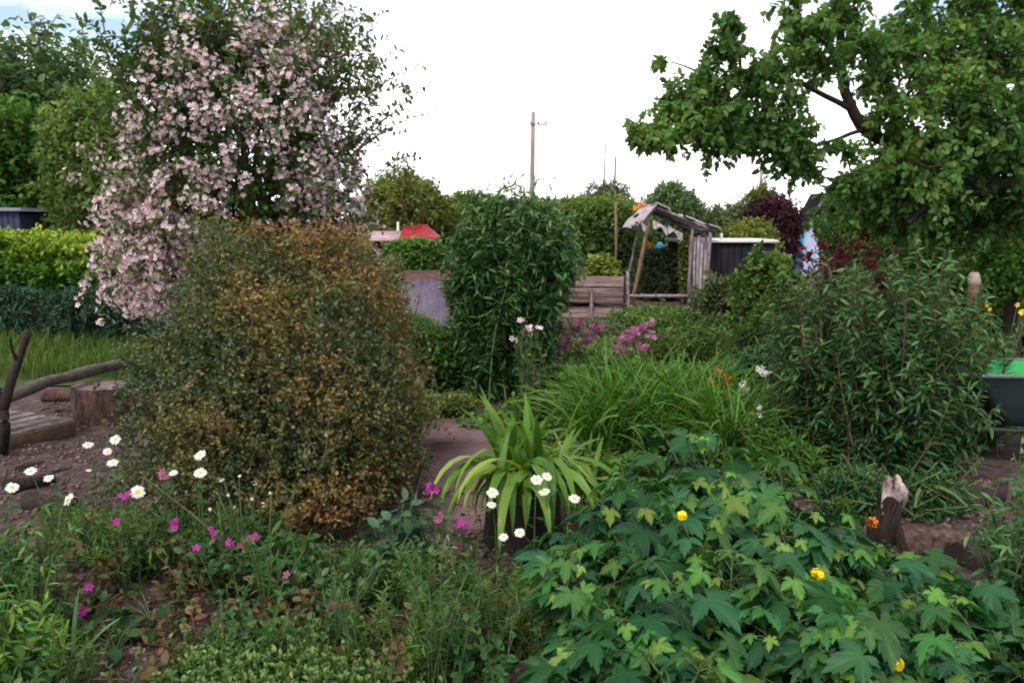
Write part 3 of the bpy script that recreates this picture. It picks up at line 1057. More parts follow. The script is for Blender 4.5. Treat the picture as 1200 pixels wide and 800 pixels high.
# pale side sheet
g = Geo()
for i in range(5):
    x0, x1 = 805 + i * 4.4, 805 + (i + 1) * 4.4 - .7
    a, b = at(x0, 350, YS + .15), at(x1, 350, YS + .15)
    top = at(x0, 276 + 2 * (i % 2), YS + .15)[2]
    boards(g, a[0], b[0], YS + .12 + .012 * (i % 2), YS + .14 + .012 * (i % 2), .02, top, rng=rng, jig=.003)
part(root, 'side_boards', g, CORR)
# inside and behind the shelter
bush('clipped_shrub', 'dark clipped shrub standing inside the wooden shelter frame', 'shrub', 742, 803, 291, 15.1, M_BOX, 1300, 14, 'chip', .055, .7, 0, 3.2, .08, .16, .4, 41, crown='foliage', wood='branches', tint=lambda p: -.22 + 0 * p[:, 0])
bush('climbing_plant', 'thin yellow green climber up the inner post of the wooden shelter', 'climber', 796, 808, 270, 14.45, M_YTREE, 200, 9, 'oval', .055, 1, .1, 2.5, .2, .14, .4, 42, crown='foliage', wood='stem')
rng = R(71)


def flower_bunch(g, rng, P, axis, kind, r, jit=.5, tint=None, cup=1.0):
    D0 = nrm(axis + rng.normal(size=P.shape) * jit)
    S = nrm(np.cross(D0, rng.normal(size=P.shape)))
    U = np.cross(D0, S)
    T, TF = LEAF[kind]
    T2 = T * np.array([1, 1, cup])
    g.inst(T2, TF, (P, r * rng.uniform(.75, 1.2, len(P)), S, U, D0), rng.uniform(0, 1, len(P)) if tint is None else tint)


def flowering_clump(name, label, cat, pts, Y, mleaf, mflow, r, nfl, leafsize=.05, hz=None, nst=14, leaf='lance', kind='flower5', seed=0, group=None, sprd=.05, ml=9, t0=.1):
    """stems from one root to flower heads at the given spots"""
    rng = R(seed + 300)
    heads = np.array([at(px, py, Y + rng.uniform(-.12, .12)) for px, py in pts])
    c = heads.mean(0)
    root = thing(name, label, cat, (c[0], Y, float(ground_z(c[0], Y))), group=group)
    n = len(heads)
    B = np.array(root.location) + np.stack([rng.normal(size=n) * .05, rng.normal(size=n) * .05, np.zeros(n)], -1)
    mid = B * .5 + heads * .5
    mid[:, :2] = B[:, :2] * .65 + heads[:, :2] * .35
    P = bez(B, mid, heads, 7)
    extra = c[None] + rng.normal(size=(nst, 3)) * np.array([np.ptp(heads[:, 0]) * .35 + .06, .12, .08])
    extra[:, 2] = np.clip(extra[:, 2] - .08, .1, None)
    B2 = np.array(root.location) + np.stack([rng.normal(size=nst) * .06, rng.normal(size=nst) * .06, np.zeros(nst)], -1)
    m2 = B2 * .5 + extra * .5
    m2[:, :2] = B2[:, :2] * .65 + extra[:, :2] * .35
    P = np.concatenate([P, bez(B2, m2, extra, 7)])
    g = Geo()
    tubes(g, P, np.linspace(.005, .0025, 7), 4)
    part(root, 'stems', g, GREENSTEM)
    g = Geo()
    leaves_on(g, rng, P, ml, t0, leaf, leafsize, .7, .1, .25, lambda p, t: .3 + .35 * t + .1 * rng.normal(size=len(t)))
    part(root, 'leaves', g, mleaf)
    for h in heads:
        g = Geo()
        hp = h + rng.normal(size=(nfl, 3)) * min(sprd, r * .8)
        flower_bunch(g, rng, hp, np.array([0, -.5, .7]), kind, r)
        part(root, 'flower_head', g, mflow)
    return root


flowering_clump('climbing_rose', 'orange flower cluster above the shelter peak', 'flower', [(751, 241), (757, 243), (746, 246)], 16.4, M_MID, M_ORANGE, .045, 7, .07, seed=1, sprd=.09)
flowering_clump('garden_flower', 'orange flowers seen through the wooden shelter frame', 'flower', [(759, 287), (763, 291)], 15.7, M_MID, M_ORANGE, .045, 6, .07, seed=2, sprd=.06)
q = at(773, 292, 16.3)
g = Geo()
lathe(g, [(0, 0), (.085, 0), (.10, .03), (.10, .27), (.05, .34), (.04, .36), (0, .365)], 14)
g2 = Geo()
simple('bucket', 'turquoise blue container glimpsed inside the wooden shelter', 'container', g, TURQ, (0, 0, 0), smooth=True).location = (q[0], 16.3, q[2] - .22)
g = Geo()
boards(g, q[0] - .3, q[0] + .5, 16.1, 16.5, 0, q[2] - .225)
simple('staging_bench', 'plain wooden staging at the back of the shelter under the turquoise container', 'bench', g, GREYWOOD, (q[0], 16.3, 0))

# ------------------------------------------------------------------ compost bin and raised bed
YC = 12.4
a, b = at(655, 372, YC), at(731, 372, YC)
root = thing('compost_bin', 'compost bin of faded horizontal boards next to the wooden shelter', 'compost bin', ((a[0] + b[0]) / 2, YC + .4, 0))
zt = at(700, 324, YC)[2]
rng = R(72)
g = Geo()
for i in range(4):
    z0, z1 = zt * i / 4, zt * (i + 1) / 4
    boards(g, a[0], b[0] - .01, YC, YC + .022, z0 + .008, z1 - .006, rng=rng, jig=.004)
part(root, 'front_panel', g, PINKWOOD)
g = Geo()
for i in range(4):
    z0, z1 = (zt + .1) * i / 4, (zt + .1) * (i + 1) / 4
    boards(g, a[0], b[0], YC + .95, YC + .97, z0 + .008, z1 - .006, rng=rng, jig=.004)
part(root, 'rear_panel', g, PINKWOOD)
for x in (a[0] - .03, b[0] + .01):
    g = Geo()
    for i in range(4):
        boards(g, x, x + .022, YC + .06, YC + .94, zt * i / 4 + .008, zt * (i + 1) / 4 - .006, rng=rng, jig=.004)
    part(root, 'side_panel', g, PINKWOOD)
for x, y, h in ((a[0] - .04, YC - .03, .02), (b[0] + .03, YC - .03, .09), (b[0] + .03, YC + .95, .1), (a[0] - .04, YC + .95, .1), ((a[0] + b[0]) / 2 - .02, YC - .045, -.2)):
    g = Geo()
    boards(g, x - .012, x + .04, y - .006, y + .05 if y > YC - .04 else y + .04, 0, zt + h, rng=rng, jig=.003)
    part(root, 'post', g, GREYWOOD)
g = Geo()
boards(g, a[0] + .01, b[0] - .02, YC + .03, YC + .94, 0, zt - .12, rng=rng, jig=.01)
part(root, 'compost', g, SOIL)
bush('squash_plant', 'bright yellow green leafy plant growing out of the compost bin', 'plant', 686, 726, 298, 12.9, M_YTREE, 220, 9, 'round', .085, 1, .42, 2.2, .2, .14, .4, 43, crown='leaves', wood='stems', bark=GREENSTEM)
tq = at(722, 236, 15.5)
g = Geo()
tubes(g, np.array([[(tq[0], 15.5, 0), (tq[0] + .02, 15.5, .9), (tq[0] - .01, 15.5, tq[2])]]), .026, 6, cap=True)
simple('wooden_stake', 'rusty brown stake against the hedge behind the compost bin', 'stake', g, REDSTEM, (tq[0], 15.5, 0), smooth=True)
# grey sloping sheet of a cold frame and brick bed
GREYSHEET = rough_mat('grey_sheet', [(.3, (.085, .072, .10)), (.7, (.15, .125, .16))], 5, (1, 1, 1), .95, .4, spec=.05)
BRICKY = rough_mat('old_brick', [(.3, (.13, .06, .055)), (.7, (.24, .13, .12))], 9, (1, 1, 4), .95, .6, island=.2)
A, B, C_, D_ = at(466, 340, 11.6), at(522, 329, 11.6), at(524, 376, 10.6), at(476, 380, 10.6)
root = thing('cold_frame', 'low cold frame with a sloping grey sheet lid between the bushes', 'cold frame', ((A[0] + B[0]) / 2, 11, 0))
g = Geo()
V = np.array([A, B, C_, D_])
V[:, 2] = [.62, .66, .12, .10]
g.add(np.concatenate([V, V - [0, 0, .03]]), [[3, 2, 1, 0], [4, 5, 6, 7], [0, 1, 5, 4], [1, 2, 6, 5], [2, 3, 7, 6], [3, 0, 4, 7]])
for i in range(1, 7):
    e0, e1 = V[0] + (V[1] - V[0]) * i / 7, V[3] + (V[2] - V[3]) * i / 7
    tubes(g, np.array([[e0, (e0 + e1) / 2, e1]]) + [0, 0, .002], .012, 6)
part(root, 'lid', g, GREYSHEET)
g = Geo()
W = V - [0, 0, .035]
G0 = W.copy()
G0[:, 2] = 0
g.add(np.concatenate([W, G0]), [[0, 1, 5, 4], [1, 2, 6, 5], [2, 3, 7, 6], [3, 0, 4, 7]])
part(root, 'frame', g, PINKWOOD)
a, b = at(462, 333, 12.6), at(530, 333, 12.6)
root = thing('raised_bed', 'raised bed of old reddish boards behind the grey cold frame', 'raised bed', ((a[0] + b[0]) / 2, 13, 0))
zt = at(490, 317, 12.6)[2]
g = Geo()
for i in range(3):
    boards(g, a[0], b[0], 12.6, 12.65, zt * i / 3 + .004, zt * (i + 1) / 3 - .004, rng=rng, jig=.003)
    for x in (a[0], b[0] - .04):
        boards(g, x, x + .04, 12.655, 13.8, zt * i / 3 + .004, zt * (i + 1) / 3 - .004)
part(root, 'side_boards', g, BRICKY)
g = Geo()
boards(g, a[0] + .045, b[0] - .045, 12.66, 13.8, 0, zt - .06)
part(root, 'earth', g, SOIL)
bush('vegetable_plant', 'leafy green plants crowding in front of the red roofed hut', 'plant', 448, 526, 279, 13.3, M_MID, 800, 11, 'oval', .075, .7, .5, 2.4, .2, .2, .4, 44, crown='leaves', wood='stems', bark=GREENSTEM)
bush('tall_weed', 'spindly pale weed growing by the raised bed and the brown bush', 'weed', 440, 472, 300, 12.0, M_GREYG, 240, 9, 'lance', .08, 1, .1, 2.2, .25, .2, .7, 45, crown='leaves', wood='stems', bark=GREENSTEM)

# ------------------------------------------------------------------ shrubs of the middle distance
def stem_shrub(name, label, cat, base, shoots, leaf, size, m, mat, stem_mat=TWIG, t0=.25, r=(.008, .003), spread=.75, up=.05, tint=None, seed=0, parts=('stems', 'foliage'), taper=.2, jit=.3, group=None, sides=4):
    rng = R(seed + 500)
    root = thing(name, label, cat, base, group=group)
    g = Geo()
    k = shoots.shape[1]
    tubes(g, shoots, np.linspace(r[0], r[1], k), sides)
    part(root, parts[0], g, stem_mat, True)
    g = Geo()

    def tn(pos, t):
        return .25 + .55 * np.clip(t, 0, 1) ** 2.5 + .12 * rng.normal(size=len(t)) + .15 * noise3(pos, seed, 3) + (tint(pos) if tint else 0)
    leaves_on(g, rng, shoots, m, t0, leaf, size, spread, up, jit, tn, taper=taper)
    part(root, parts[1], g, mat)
    return root


def rising(rng, base, n, centre, radii, zmin=.0, k=9, br=.12, out=.25, p=2.4, amp=.12, seed=0, depth=(.35, 1.0), bow=.35):
    """shoots that rise from around base to spots inside a dome, bowing outward"""
    base = np.asarray(base, float)
    d = sphere_dirs(rng, n, zmin)
    sr = (np.abs(d) ** p).sum(-1) ** (-1 / p)
    f = depth[0] + (depth[1] - depth[0]) * rng.uniform(0, 1, n) ** .5
    tip = np.asarray(centre) + d * np.asarray(radii) * (sr * f * (1 + amp * noise3(d, seed, 2.0, 2)))[:, None]
    B = base + np.stack([rng.normal(size=n) * br, rng.normal(size=n) * br, np.zeros(n)], -1)
    mid = B * (1 - bow) + tip * bow
    mid[:, 2] = B[:, 2] * .35 + tip[:, 2] * .65
    mid += rng.normal(size=mid.shape) * .04
    return bez(B, mid, tip, k)


# tall dark shrub in the middle
rng = R(80)
b = gp(595, 462)
cx, cyy = b[0], b[1] + .15
sh = np.concatenate([rising(rng, (cx, cyy, 0), 190, (cx, cyy, .88), (.60, .52, .86), -.75, seed=5, br=.17, p=3.6, amp=.10, bow=.6),
                     rising(rng, (cx, cyy, 0), 40, (cx, cyy, 1.2), (.56, .45, .64), .2, seed=6, br=.17, p=2.4, depth=(.9, 1.14), bow=.6)])
for q_ in (sh,):
    q_[..., 0] = cx + (q_[..., 0] - cx) * (.62 + .38 * np.clip(q_[..., 2] / .95, 0, 1)) + .06 * np.clip(q_[..., 2] - .6, 0, 1)
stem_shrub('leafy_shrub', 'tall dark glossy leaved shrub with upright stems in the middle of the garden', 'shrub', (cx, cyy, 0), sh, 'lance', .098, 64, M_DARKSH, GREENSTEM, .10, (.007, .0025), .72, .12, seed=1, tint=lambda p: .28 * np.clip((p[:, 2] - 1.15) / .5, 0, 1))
sh2, f = crown_shoots(R(81), 800, (cx, cyy, .84), (.56, .5, .84), 3.6, .12, 2, 7, .22, .4, .4, (.75, 1.0))
sh2[..., 0] = cx + (sh2[..., 0] - cx) * (.62 + .38 * np.clip(sh2[..., 2] / .95, 0, 1)) + .06 * np.clip(sh2[..., 2] - .6, 0, 1)
o = [c for c in bpy.data.objects if c.parent and c.parent.get('label', '').startswith('tall dark glossy')]
g = Geo()
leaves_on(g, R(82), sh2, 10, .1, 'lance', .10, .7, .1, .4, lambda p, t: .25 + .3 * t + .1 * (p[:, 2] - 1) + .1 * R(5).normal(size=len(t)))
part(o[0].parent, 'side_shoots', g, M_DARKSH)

bush('low_shrub', 'small dark bush filling the gap between the brown bush and the tall dark shrub', 'shrub', 478, 548, 385, 7.0, M_DTREE, 420, 12, 'oval', .05, 1, 0, 2.4, .2, .16, .35, 51, crown='foliage', wood='branches', tint=lambda p: -.05)
bush('low_shrub', 'yellow green creeping plant at the foot of the tall dark shrub by the path', 'plant', 500, 560, 462, 6.2, M_YTREE, 240, 9, 'chip', .035, .7, 0, 2.4, .2, .1, .3, 52, crown='foliage', wood='stems', bark=GREENSTEM)

# flowers beyond
flowering_clump('rose_bush', 'pale pink roses leaning out of the dark shrub side', 'rose', [(612, 376), (619, 382), (622, 389), (604, 398), (628, 381)], 6.15, M_DARKSH, M_PINK, .022, 3, .05, leaf='oval', seed=11, sprd=.02)
flowering_clump('flower_clump', 'dusky pink flower clump before the compost bin boards', 'flower', [(640, 398), (648, 384), (656, 380), (664, 392), (672, 386), (645, 410), (660, 404), (680, 380), (690, 392), (652, 396), (668, 402), (684, 400), (676, 412), (700, 384), (655, 415)], 7.9, M_MID, M_DUSK, .034, 11, .06, seed=12, sprd=.05)
flowering_clump('flower_clump', 'bright pink flower clump below the wooden shelter post', 'flower', [(722, 410), (730, 402), (738, 396), (745, 388), (752, 384), (760, 392), (734, 412), (748, 402), (756, 406), (726, 416), (742, 416), (735, 390), (728, 396), (762, 380)], 8.2, M_MID, M_PINKMAG, .03, 9, .06, seed=13, sprd=.045)
flowering_clump('flower_clump', 'few reddish flowers low against the tall dark shrub foot', 'flower', [(622, 430), (628, 440), (624, 452)], 6.3, M_MID, M_DUSK, .02, 5, .05, seed=14, sprd=.03)

# leafy herbs and low shrubs that fill the middle
fill = [
    ('leafy_plant', 'light green geranium mound beside the tall dark shrub', 'plant', 625, 702, 428, 6.7, M_MID, 330, 9, 'round', .055, .05),
    ('leafy_plant', 'low mixed green plants in front of the compost bin boards', 'plant', 650, 740, 386, 10.6, M_GREYG, 500, 9, 'oval', .06, -.05),
    ('leafy_plant', 'green plants growing across the front of the wooden shelter', 'plant', 720, 835, 360, 11.6, M_MID, 700, 9, 'oval', .06, .05),
    ('leafy_plant', 'broad leaved green mound under the bright pink flowers', 'plant', 680, 775, 418, 7.4, M_MID, 420, 9, 'oval', .07, 0),
    ('leafy_shrub', 'feathery fresh green shrub in front of the wooden shelter', 'shrub', 750, 860, 366, 9.2, M_MID, 1100, 12, 'lance', .075, .05),
    ('leafy_shrub', 'rounded green shrub between the shelter and the dark lance leaved shrub', 'shrub', 770, 875, 384, 8.3, M_MID, 950, 12, 'lance', .07, .0),
    ('leafy_shrub', 'brownish dark green shrub below the long black shed', 'shrub', 812, 892, 326, 9.6, M_GREYG, 850, 12, 'oval', .05, -.02),
    ('leafy_shrub', 'yellow green loose shrub in front of the black shed end', 'shrub', 862, 950, 298, 8.6, M_MID, 1050, 12, 'oval', .06, .12),
    ('leafy_shrub', 'pale green upright shrub beside the crimson leaved bush', 'shrub', 872, 965, 345, 6.6, M_MID, 850, 12, 'lance', .07, .05),
    ('leafy_plant', 'deep green bushy plant behind the white flowers', 'plant', 860, 950, 405, 6.0, M_BUDD, 620, 12, 'lance', .075, .1),
    ('leafy_plant', 'dark ferny plant under the large lance leaved shrub behind the split log', 'plant', 985, 1065, 548, 3.95, M_BUDD, 260, 9, 'lance', .06, -.05),
    ('leafy_plant', 'dark low plant under the lance leaved shrub by the wheelbarrow', 'plant', 1065, 1150, 552, 4.0, M_BUDD, 240, 9, 'lance', .06, -.1),
    ('leafy_plant', 'low green plant on the soil between the strap leaves and the grassy clumps', 'plant', 660, 740, 536, 4.5, M_MID, 220, 9, 'oval', .05, -.05),
    ('leafy_plant', 'weedy green plant before the cold frame lid', 'plant', 455, 515, 366, 9.6, M_MID, 260, 9, 'lance', .07, 0),
    ('leafy_plant', 'low fresh green plant at the foot of the dark lance leaved shrub', 'plant', 880, 965, 512, 4.6, M_BRIGHT, 240, 9, 'lance', .07, -.05),
    ('leafy_plant', 'small dark plant on the soil behind the strap leaved clump', 'plant', 605, 680, 462, 5.9, M_MID, 260, 9, 'oval', .05, -.1),
    ('leafy_plant', 'pale tipped plant between the grassy clumps and the lobed leaves', 'plant', 700, 790, 470, 5.2, M_MID, 300, 9, 'oval', .05, .05),
    ('leafy_shrub', 'yellow flowering green shrub by the dark post at the picture edge', 'shrub', 1085, 1230, 305, 7.2, M_MID, 1100, 12, 'oval', .055, .12),
    ('leafy_shrub', 'dark shrub behind the wheelbarrow tub', 'shrub', 1095, 1175, 372, 6.4, M_DTREE, 600, 12, 'oval', .05, -.12),
    ('leafy_shrub', 'dull green shrub under the hanging apple leaves', 'shrub', 985, 1110, 268, 8.0, M_DTREE, 1300, 12, 'oval', .055, .0),
]
for i, (nm, lb, ct, x0, x1, yt, Y, mt, n, m, lf, sz, tn0) in enumerate(fill):
    bush(nm, lb, ct, x0, x1, yt, Y, mt, n, m, lf, sz, .9, 0, 2.4, .22, .22, .5, 200 + i, crown='foliage', wood='stems', bark=GREENSTEM if ct == 'plant' else None, tint=lambda p, q=tn0: q, dense=(.45, 1.05))

bush('red_leaved_bush', 'crimson leaved bush showing between the apple boughs and the lance leaved shrub', 'shrub', 935, 1062, 250, 6.4, M_RED, 90, 9, 'oval', .06, .7, .5, 2.2, .3, .25, .4, 60, crown='foliage', wood='branches', dense=(.3, 1.0))

# grassy daylily clumps
rng = R(90)
gproto = []
for k in range(3):
    root = thing('grassy_clump', 'x', 'grass clump', (0, 0, 0))
    n = 120
    base = np.stack([rng.normal(size=n) * .07, rng.normal(size=n) * .07, np.zeros(n)], -1)
    g = Geo()
    blades(g, rng, base, rng.uniform(.42, .78, n), rng.uniform(.011, .02, n), np.abs(rng.normal(size=n)) * .25, rng.uniform(.6, 2.2, n), segs=6, tint=np.clip(rng.normal(size=n) * .2 + .5, 0, 1), fold=.2)
    g.build('blades', M_GRASS, root)
    gproto.append(root)
spots = [(700, 520), (735, 510), (770, 515), (805, 505), (840, 512), (720, 495), (760, 490), (795, 490), (830, 488), (865, 492), (690, 500), (820, 525), (850, 530), (885, 510)]
for i, (px, py) in enumerate(spots):
    p = gp(px, py + 18)
    lb = 'clump of long arching grassy leaves in the grassy drift beyond the lobed leaf plants'
    if i < 3:
        o = gproto[i]
        o.location = p
        tag(o, lb, None, 'grassy clumps of the middle bed')
    else:
        dup(gproto[i % 3], p, rng.uniform(0, 6.28), lb, 'grassy clumps of the middle bed', rng.uniform(.8, 1.15))

flowering_clump('lily', 'orange lilies among the grassy clumps', 'flower', [(842, 446), (850, 452), (856, 444), (846, 440), (852, 458)], 5.5, M_GRASS, M_ORANGE, .035, 2, .07, seed=21, sprd=.02)
flowering_clump('white_flower', 'white flowers just beside the orange lilies', 'flower', [(868, 452), (874, 462), (862, 466), (876, 470)], 5.4, M_MID, M_WHITE, .02, 5, .05, seed=22, sprd=.02)
flowering_clump('white_flower', 'white flowers highest in front of the dark lance leaved shrub', 'flower', [(893, 434), (899, 438)], 5.1, M_MID, M_WHITE, .022, 6, .05, seed=23, sprd=.018)
flowering_clump('white_flower', 'white flowers low over the grassy clumps', 'flower', [(876, 492), (884, 496), (890, 484), (870, 500), (896, 514), (880, 506)], 4.9, M_MID, M_WHITE, .018, 4, .05, seed=24, sprd=.018)
flowering_clump('yellow_flower', 'yellow flowers beyond the wheelbarrow, beside the dark post', 'flower', [(1154, 356), (1158, 362), (1196, 364), (1192, 358), (1200, 368)], 5.6, M_MID, M_YEL, .014, 4, .05, seed=25, sprd=.02)

# ------------------------------------------------------------------ dark lance leaved shrubs at the right
rng = R(95)
def lance_shrub(label, px, py, w, h, n, seed, top=.5):
    b = gp(px, py)
    sh = rising(R(seed), (b[0], b[1], 0), n, (b[0], b[1], h * .50), (w, w * .85, h * .5), -.85, seed=seed, br=.12, p=2.8, amp=.16, bow=.5)
    return stem_shrub('lance_leaved_shrub', label, 'shrub', (b[0], b[1], 0), sh, 'lance', .092, 58, M_BUDD, TWIG, .03, (.007, .0022), .7, .06, seed=seed, taper=.3, tint=lambda p: -.10)


lance_shrub('dark lance leaved shrub with a tan stem, nearer the white flowers', 968, 535, .46, 1.28, 230, 31)
lance_shrub('large dark lance leaved shrub behind the split log', 1052, 558, .45, 1.34, 300, 32)
lance_shrub('dark lance leaved shrub just behind the wheelbarrow nose', 1108, 522, .30, 1.10, 160, 33)
rng = R(96)
b, m_, t = gp(962, 522), at(952, 470, 4.75), at(940, 380, 4.8)
g = Geo()
tubes(g, bez(np.array([b, b + [.05, 0, 0]]), np.array([m_, m_ + [.06, .05, .1]]), np.array([t, t + [.15, .1, .05]]), 9), np.linspace(.016, .008, 9), 7)
simple('bare_stem', 'bare tan brown stems rising in front of the dark lance leaved shrub', 'stem', g, REDSTEM, b, smooth=True)
# ------------------------------------------------------------------ the big brown and green bush
rng = R(110)
cx, cyy = -1.21, 4.28
root = thing('box_bush', 'big rounded small leaved bush, half green half browned, in front of the pink blossom shrub', 'bush', (cx, cyy, 0))
g = Geo()
gt = Geo()
for (c, r, n, sd, p_) in (((cx, cyy, .64), (.64, .66, .78), 6200, 3, 2.3), ((cx - .01, cyy - .05, .42), (.665, .76, .48), 3300, 4, 2.8)):
    sh, f = crown_shoots(rng, n, c, r, p_, .19, 3.6, sd, .17, .35, .6, (.78, 1.06), -.97)

    def tn(pos, t):
        x = (pos[:, 0] - cx) / .7
        z = (pos[:, 2] - .74) / .75
        k = .355 + .13 * x + .18 * noise3(pos, 44, 1.7, 2) + .16 * noise3(pos, 47, 5.5, 2) + .16 * np.clip(-z, 0, 1) + .16 * np.clip(z - .72, 0, 1) * 3 * (x > -.3) + .10 * t
        k += .10 * rng.normal(size=len(t))
        return k
    leaves_on(g, rng, sh, 16, .0, 'chip', .0245, .72, .06, .35, tn, wob=.9)
    tubes(gt, sh[::3], np.linspace(.0022, .001, 4), 3)
    # stray shoots that stand out of the clipped outline
    sp, f = crown_shoots(rng, 170, c, r, p_, .19, 3.6, sd, .26, .55, .45, (1.02, 1.16), -.5)
    leaves_on(g, rng, sp, 15, .25, 'chip', .0245, .7, .06, .3, lambda p, t: np.clip(tn(p, t) - .08, 0, 1), wob=.9)
    tubes(gt, sp, np.linspace(.0025, .001, 4), 3)
part(root, 'foliage', g, M_BOX)
n = 34
B = np.array([cx, cyy, 0]) + rng.normal(size=(n, 3)) * np.array([.14, .14, 0])
T = np.array([cx, cyy, .7]) + sphere_dirs(rng, n, -.5) * np.array([.66, .6, .68])
tubes(gt, bez(B, (B + T) / 2 + [0, 0, .12], T, 7), np.linspace(.014, .004, 7), 5)
part(root, 'branches', gt, TWIG)

# ------------------------------------------------------------------ pink blossom shrub
rng = R(120)
cx, cyy = -2.20, 6.7
root = thing('beauty_bush', 'tall shrub smothered in pale pink blossom behind the big brown bush', 'flowering shrub', (cx, cyy, 0))
ctr, rad = np.array([cx, cyy, 1.95]), np.array([1.06, 1.0, 1.40])
sh, f = crown_shoots(rng, 2000, ctr, rad, 2.1, .26, 2.4, 9, .38, .30, .45, (.5, 1.06), -.85)
# hanging sprays low at the near left
n = 240
tip = np.stack([cx - rng.uniform(.25, .86, n), cyy - .5 + rng.normal(size=n) * .25, rng.uniform(.75, 1.5, n)], -1)
st = tip + np.stack([rng.uniform(.1, .35, n), rng.uniform(0, .2, n), rng.uniform(.2, .45, n)], -1)
hang = bez(st, (st + tip) / 2 + [-.05, 0, .1], tip, 4)
# thin wands standing out at the top and the far right
n = 230
a = rng.uniform(-.9, 1.0, n)
st = ctr + np.stack([a * 1.0, rng.normal(size=n) * .4, 1.15 - .75 * np.abs(a) ** 2.2 + rng.uniform(-.5, .1, n)], -1)
tip = st + np.stack([.25 * a + rng.uniform(-.1, .45, n) * (a > 0), rng.normal(size=n) * .12, rng.uniform(.1, .5, n)], -1)
wand = bez(st, (st + tip) / 2 + [0, 0, .12], tip, 4)
g = Geo()
gt = Geo()
fn = lambda p, t: .40 + .28 * noise3(p, 12, 1.1, 2) + .16 * rng.normal(size=len(t)) + .1 * t
leaves_on(g, rng, sh, 13, .05, 'oval', .058, .75, .05, .3, fn)
leaves_on(g, rng, hang, 9, .05, 'oval', .05, .75, 0, .3, fn)
leaves_on(g, rng, wand, 17, .05, 'oval', .052, .7, .1, .3, fn)
part(root, 'foliage', g, M_PINKLEAF)
tubes(gt, np.concatenate([sh[::2], hang]), np.linspace(.004, .0018, 4), 3)
tubes(gt, wand, np.linspace(.0055, .0022, 4), 4)
n = 30
B = np.array([cx, cyy, 0]) + rng.normal(size=(n, 3)) * np.array([.12, .12, 0])
T = ctr + sphere_dirs(rng, n, -.3) * rad * .8
mid = B * .45 + T * .55
mid[:, 2] = T[:, 2] * .8 + .3
tubes(gt, bez(B, mid, T, 9), np.linspace(.018, .005, 9), 5)
part(root, 'branches', gt, TWIG)
g = Geo()
allsh = np.concatenate([sh, hang])
tips = allsh[:, -1]
up_ = np.clip((tips[:, 2] - 2.2) / .9, 0, 1)
score = .8 * noise3(tips, 33, 2.0, 3) + .12 - .22 * up_ * (tips[:, 0] < cx) - .12 * np.exp(-(((tips[:, 0] - cx - .45) / .4) ** 2 + ((tips[:, 2] - 2.2) / .45) ** 2)) + .3 * (np.concatenate([f, np.ones(len(hang))]) > .8) + .35 * (tips[:, 2] < 1.9)
pick = np.where((score > .24) & (np.concatenate([f, np.ones(len(hang))]) > .72))[0]
pick = np.concatenate([pick, rng.choice(np.arange(len(sh), len(allsh)), 90, replace=False)])
m = 13
t = rng.uniform(.5, 1.05, (len(pick), m))
pos, tan = along(allsh[pick], np.clip(t, 0, 1))
pos = pos.reshape(-1, 3) + rng.normal(size=(len(pick) * m, 3)) * .024
axis = nrm((pos - ctr) / rad) + [0, -.2, .2]
flower_bunch(g, rng, pos, axis, 'flower5', .0185, .8, cup=2.0)
part(root, 'blossoms', g, M_PINK)

# ------------------------------------------------------------------ apple tree reaching in from outside the frame
rng = R(130)
tb = np.array([4.6, 6.9, 0])
root = thing('apple_tree', 'old apple tree whose leafy boughs hang into the view from outside the picture', 'tree', tb)
g = Geo()
J = at(1262, 205, 6.5)
limbs = [
    ([tb, tb + [-.05, -.05, .8], J, at(1230, 190, 6.4)], .13, .085),
    ([J, at(1190, 188, 6.2), at(1100, 172, 6.0), at(1045, 165, 5.9), at(1012, 150, 5.85), at(993, 115, 5.8), at(988, 70, 5.8), at(984, 28, 5.75), at(975, -15, 5.7)], .062, .022),
    ([J + [0, 0, -.2], at(1205, 214, 6.0), at(1150, 224, 5.8), at(1092, 238, 5.7), at(1065, 262, 5.6)], .05, .012),
    ([J, at(1230, 120, 6.4), at(1180, 50, 6.2), at(1130, -40, 6.1)], .07, .03),
    ([J, at(1290, 100, 6.7), at(1300, -60, 6.8)], .07, .03),
    ([at(1000, 130, 5.82), at(960, 108, 5.7), at(915, 92, 5.6), at(868, 84, 5.5), at(835, 96, 5.45)], .022, .008),
    ([at(1012, 150, 5.85), at(965, 170, 5.6), at(935, 178, 5.5)], .016, .007),
    ([at(915, 92, 5.6), at(875, 116, 5.5), at(820, 132, 5.45), at(765, 148, 5.4)], .014, .005),
    ([at(868, 84, 5.5), at(862, 55, 5.5), at(855, 22, 5.5)], .011, .004),
    ([at(988, 70, 5.8), at(960, 40, 5.7), at(935, 20, 5.65)], .013, .005),
    ([at(1045, 165, 5.9), at(1060, 120, 5.8), at(1085, 85, 5.75)], .02, .006),
    ([at(1100, 172, 6.0), at(1130, 130, 5.8), at(1150, 100, 5.7)], .02, .006),
    ([at(1150, 224, 5.8), at(1120, 200, 5.6), at(1085, 195, 5.5)], .014, .005),
]


def smooth_path(P, k):
    P = np.array(P, float)
    x = np.linspace(0, len(P) - 1, k)
    i = np.clip(x.astype(int), 0, len(P) - 2)
    f = (x - i)[:, None]
    Q = np.concatenate([2 * P[:1] - P[1:2], P, 2 * P[-1:] - P[-2:-1]])
    p0, p1, p2, p3 = Q[i], Q[i + 1], Q[i + 2], Q[i + 3]
    return .5 * (2 * p1 + (p2 - p0) * f + (2 * p0 - 5 * p1 + 4 * p2 - p3) * f ** 2 + (3 * p1 - p0 - 3 * p2 + p3) * f ** 3)


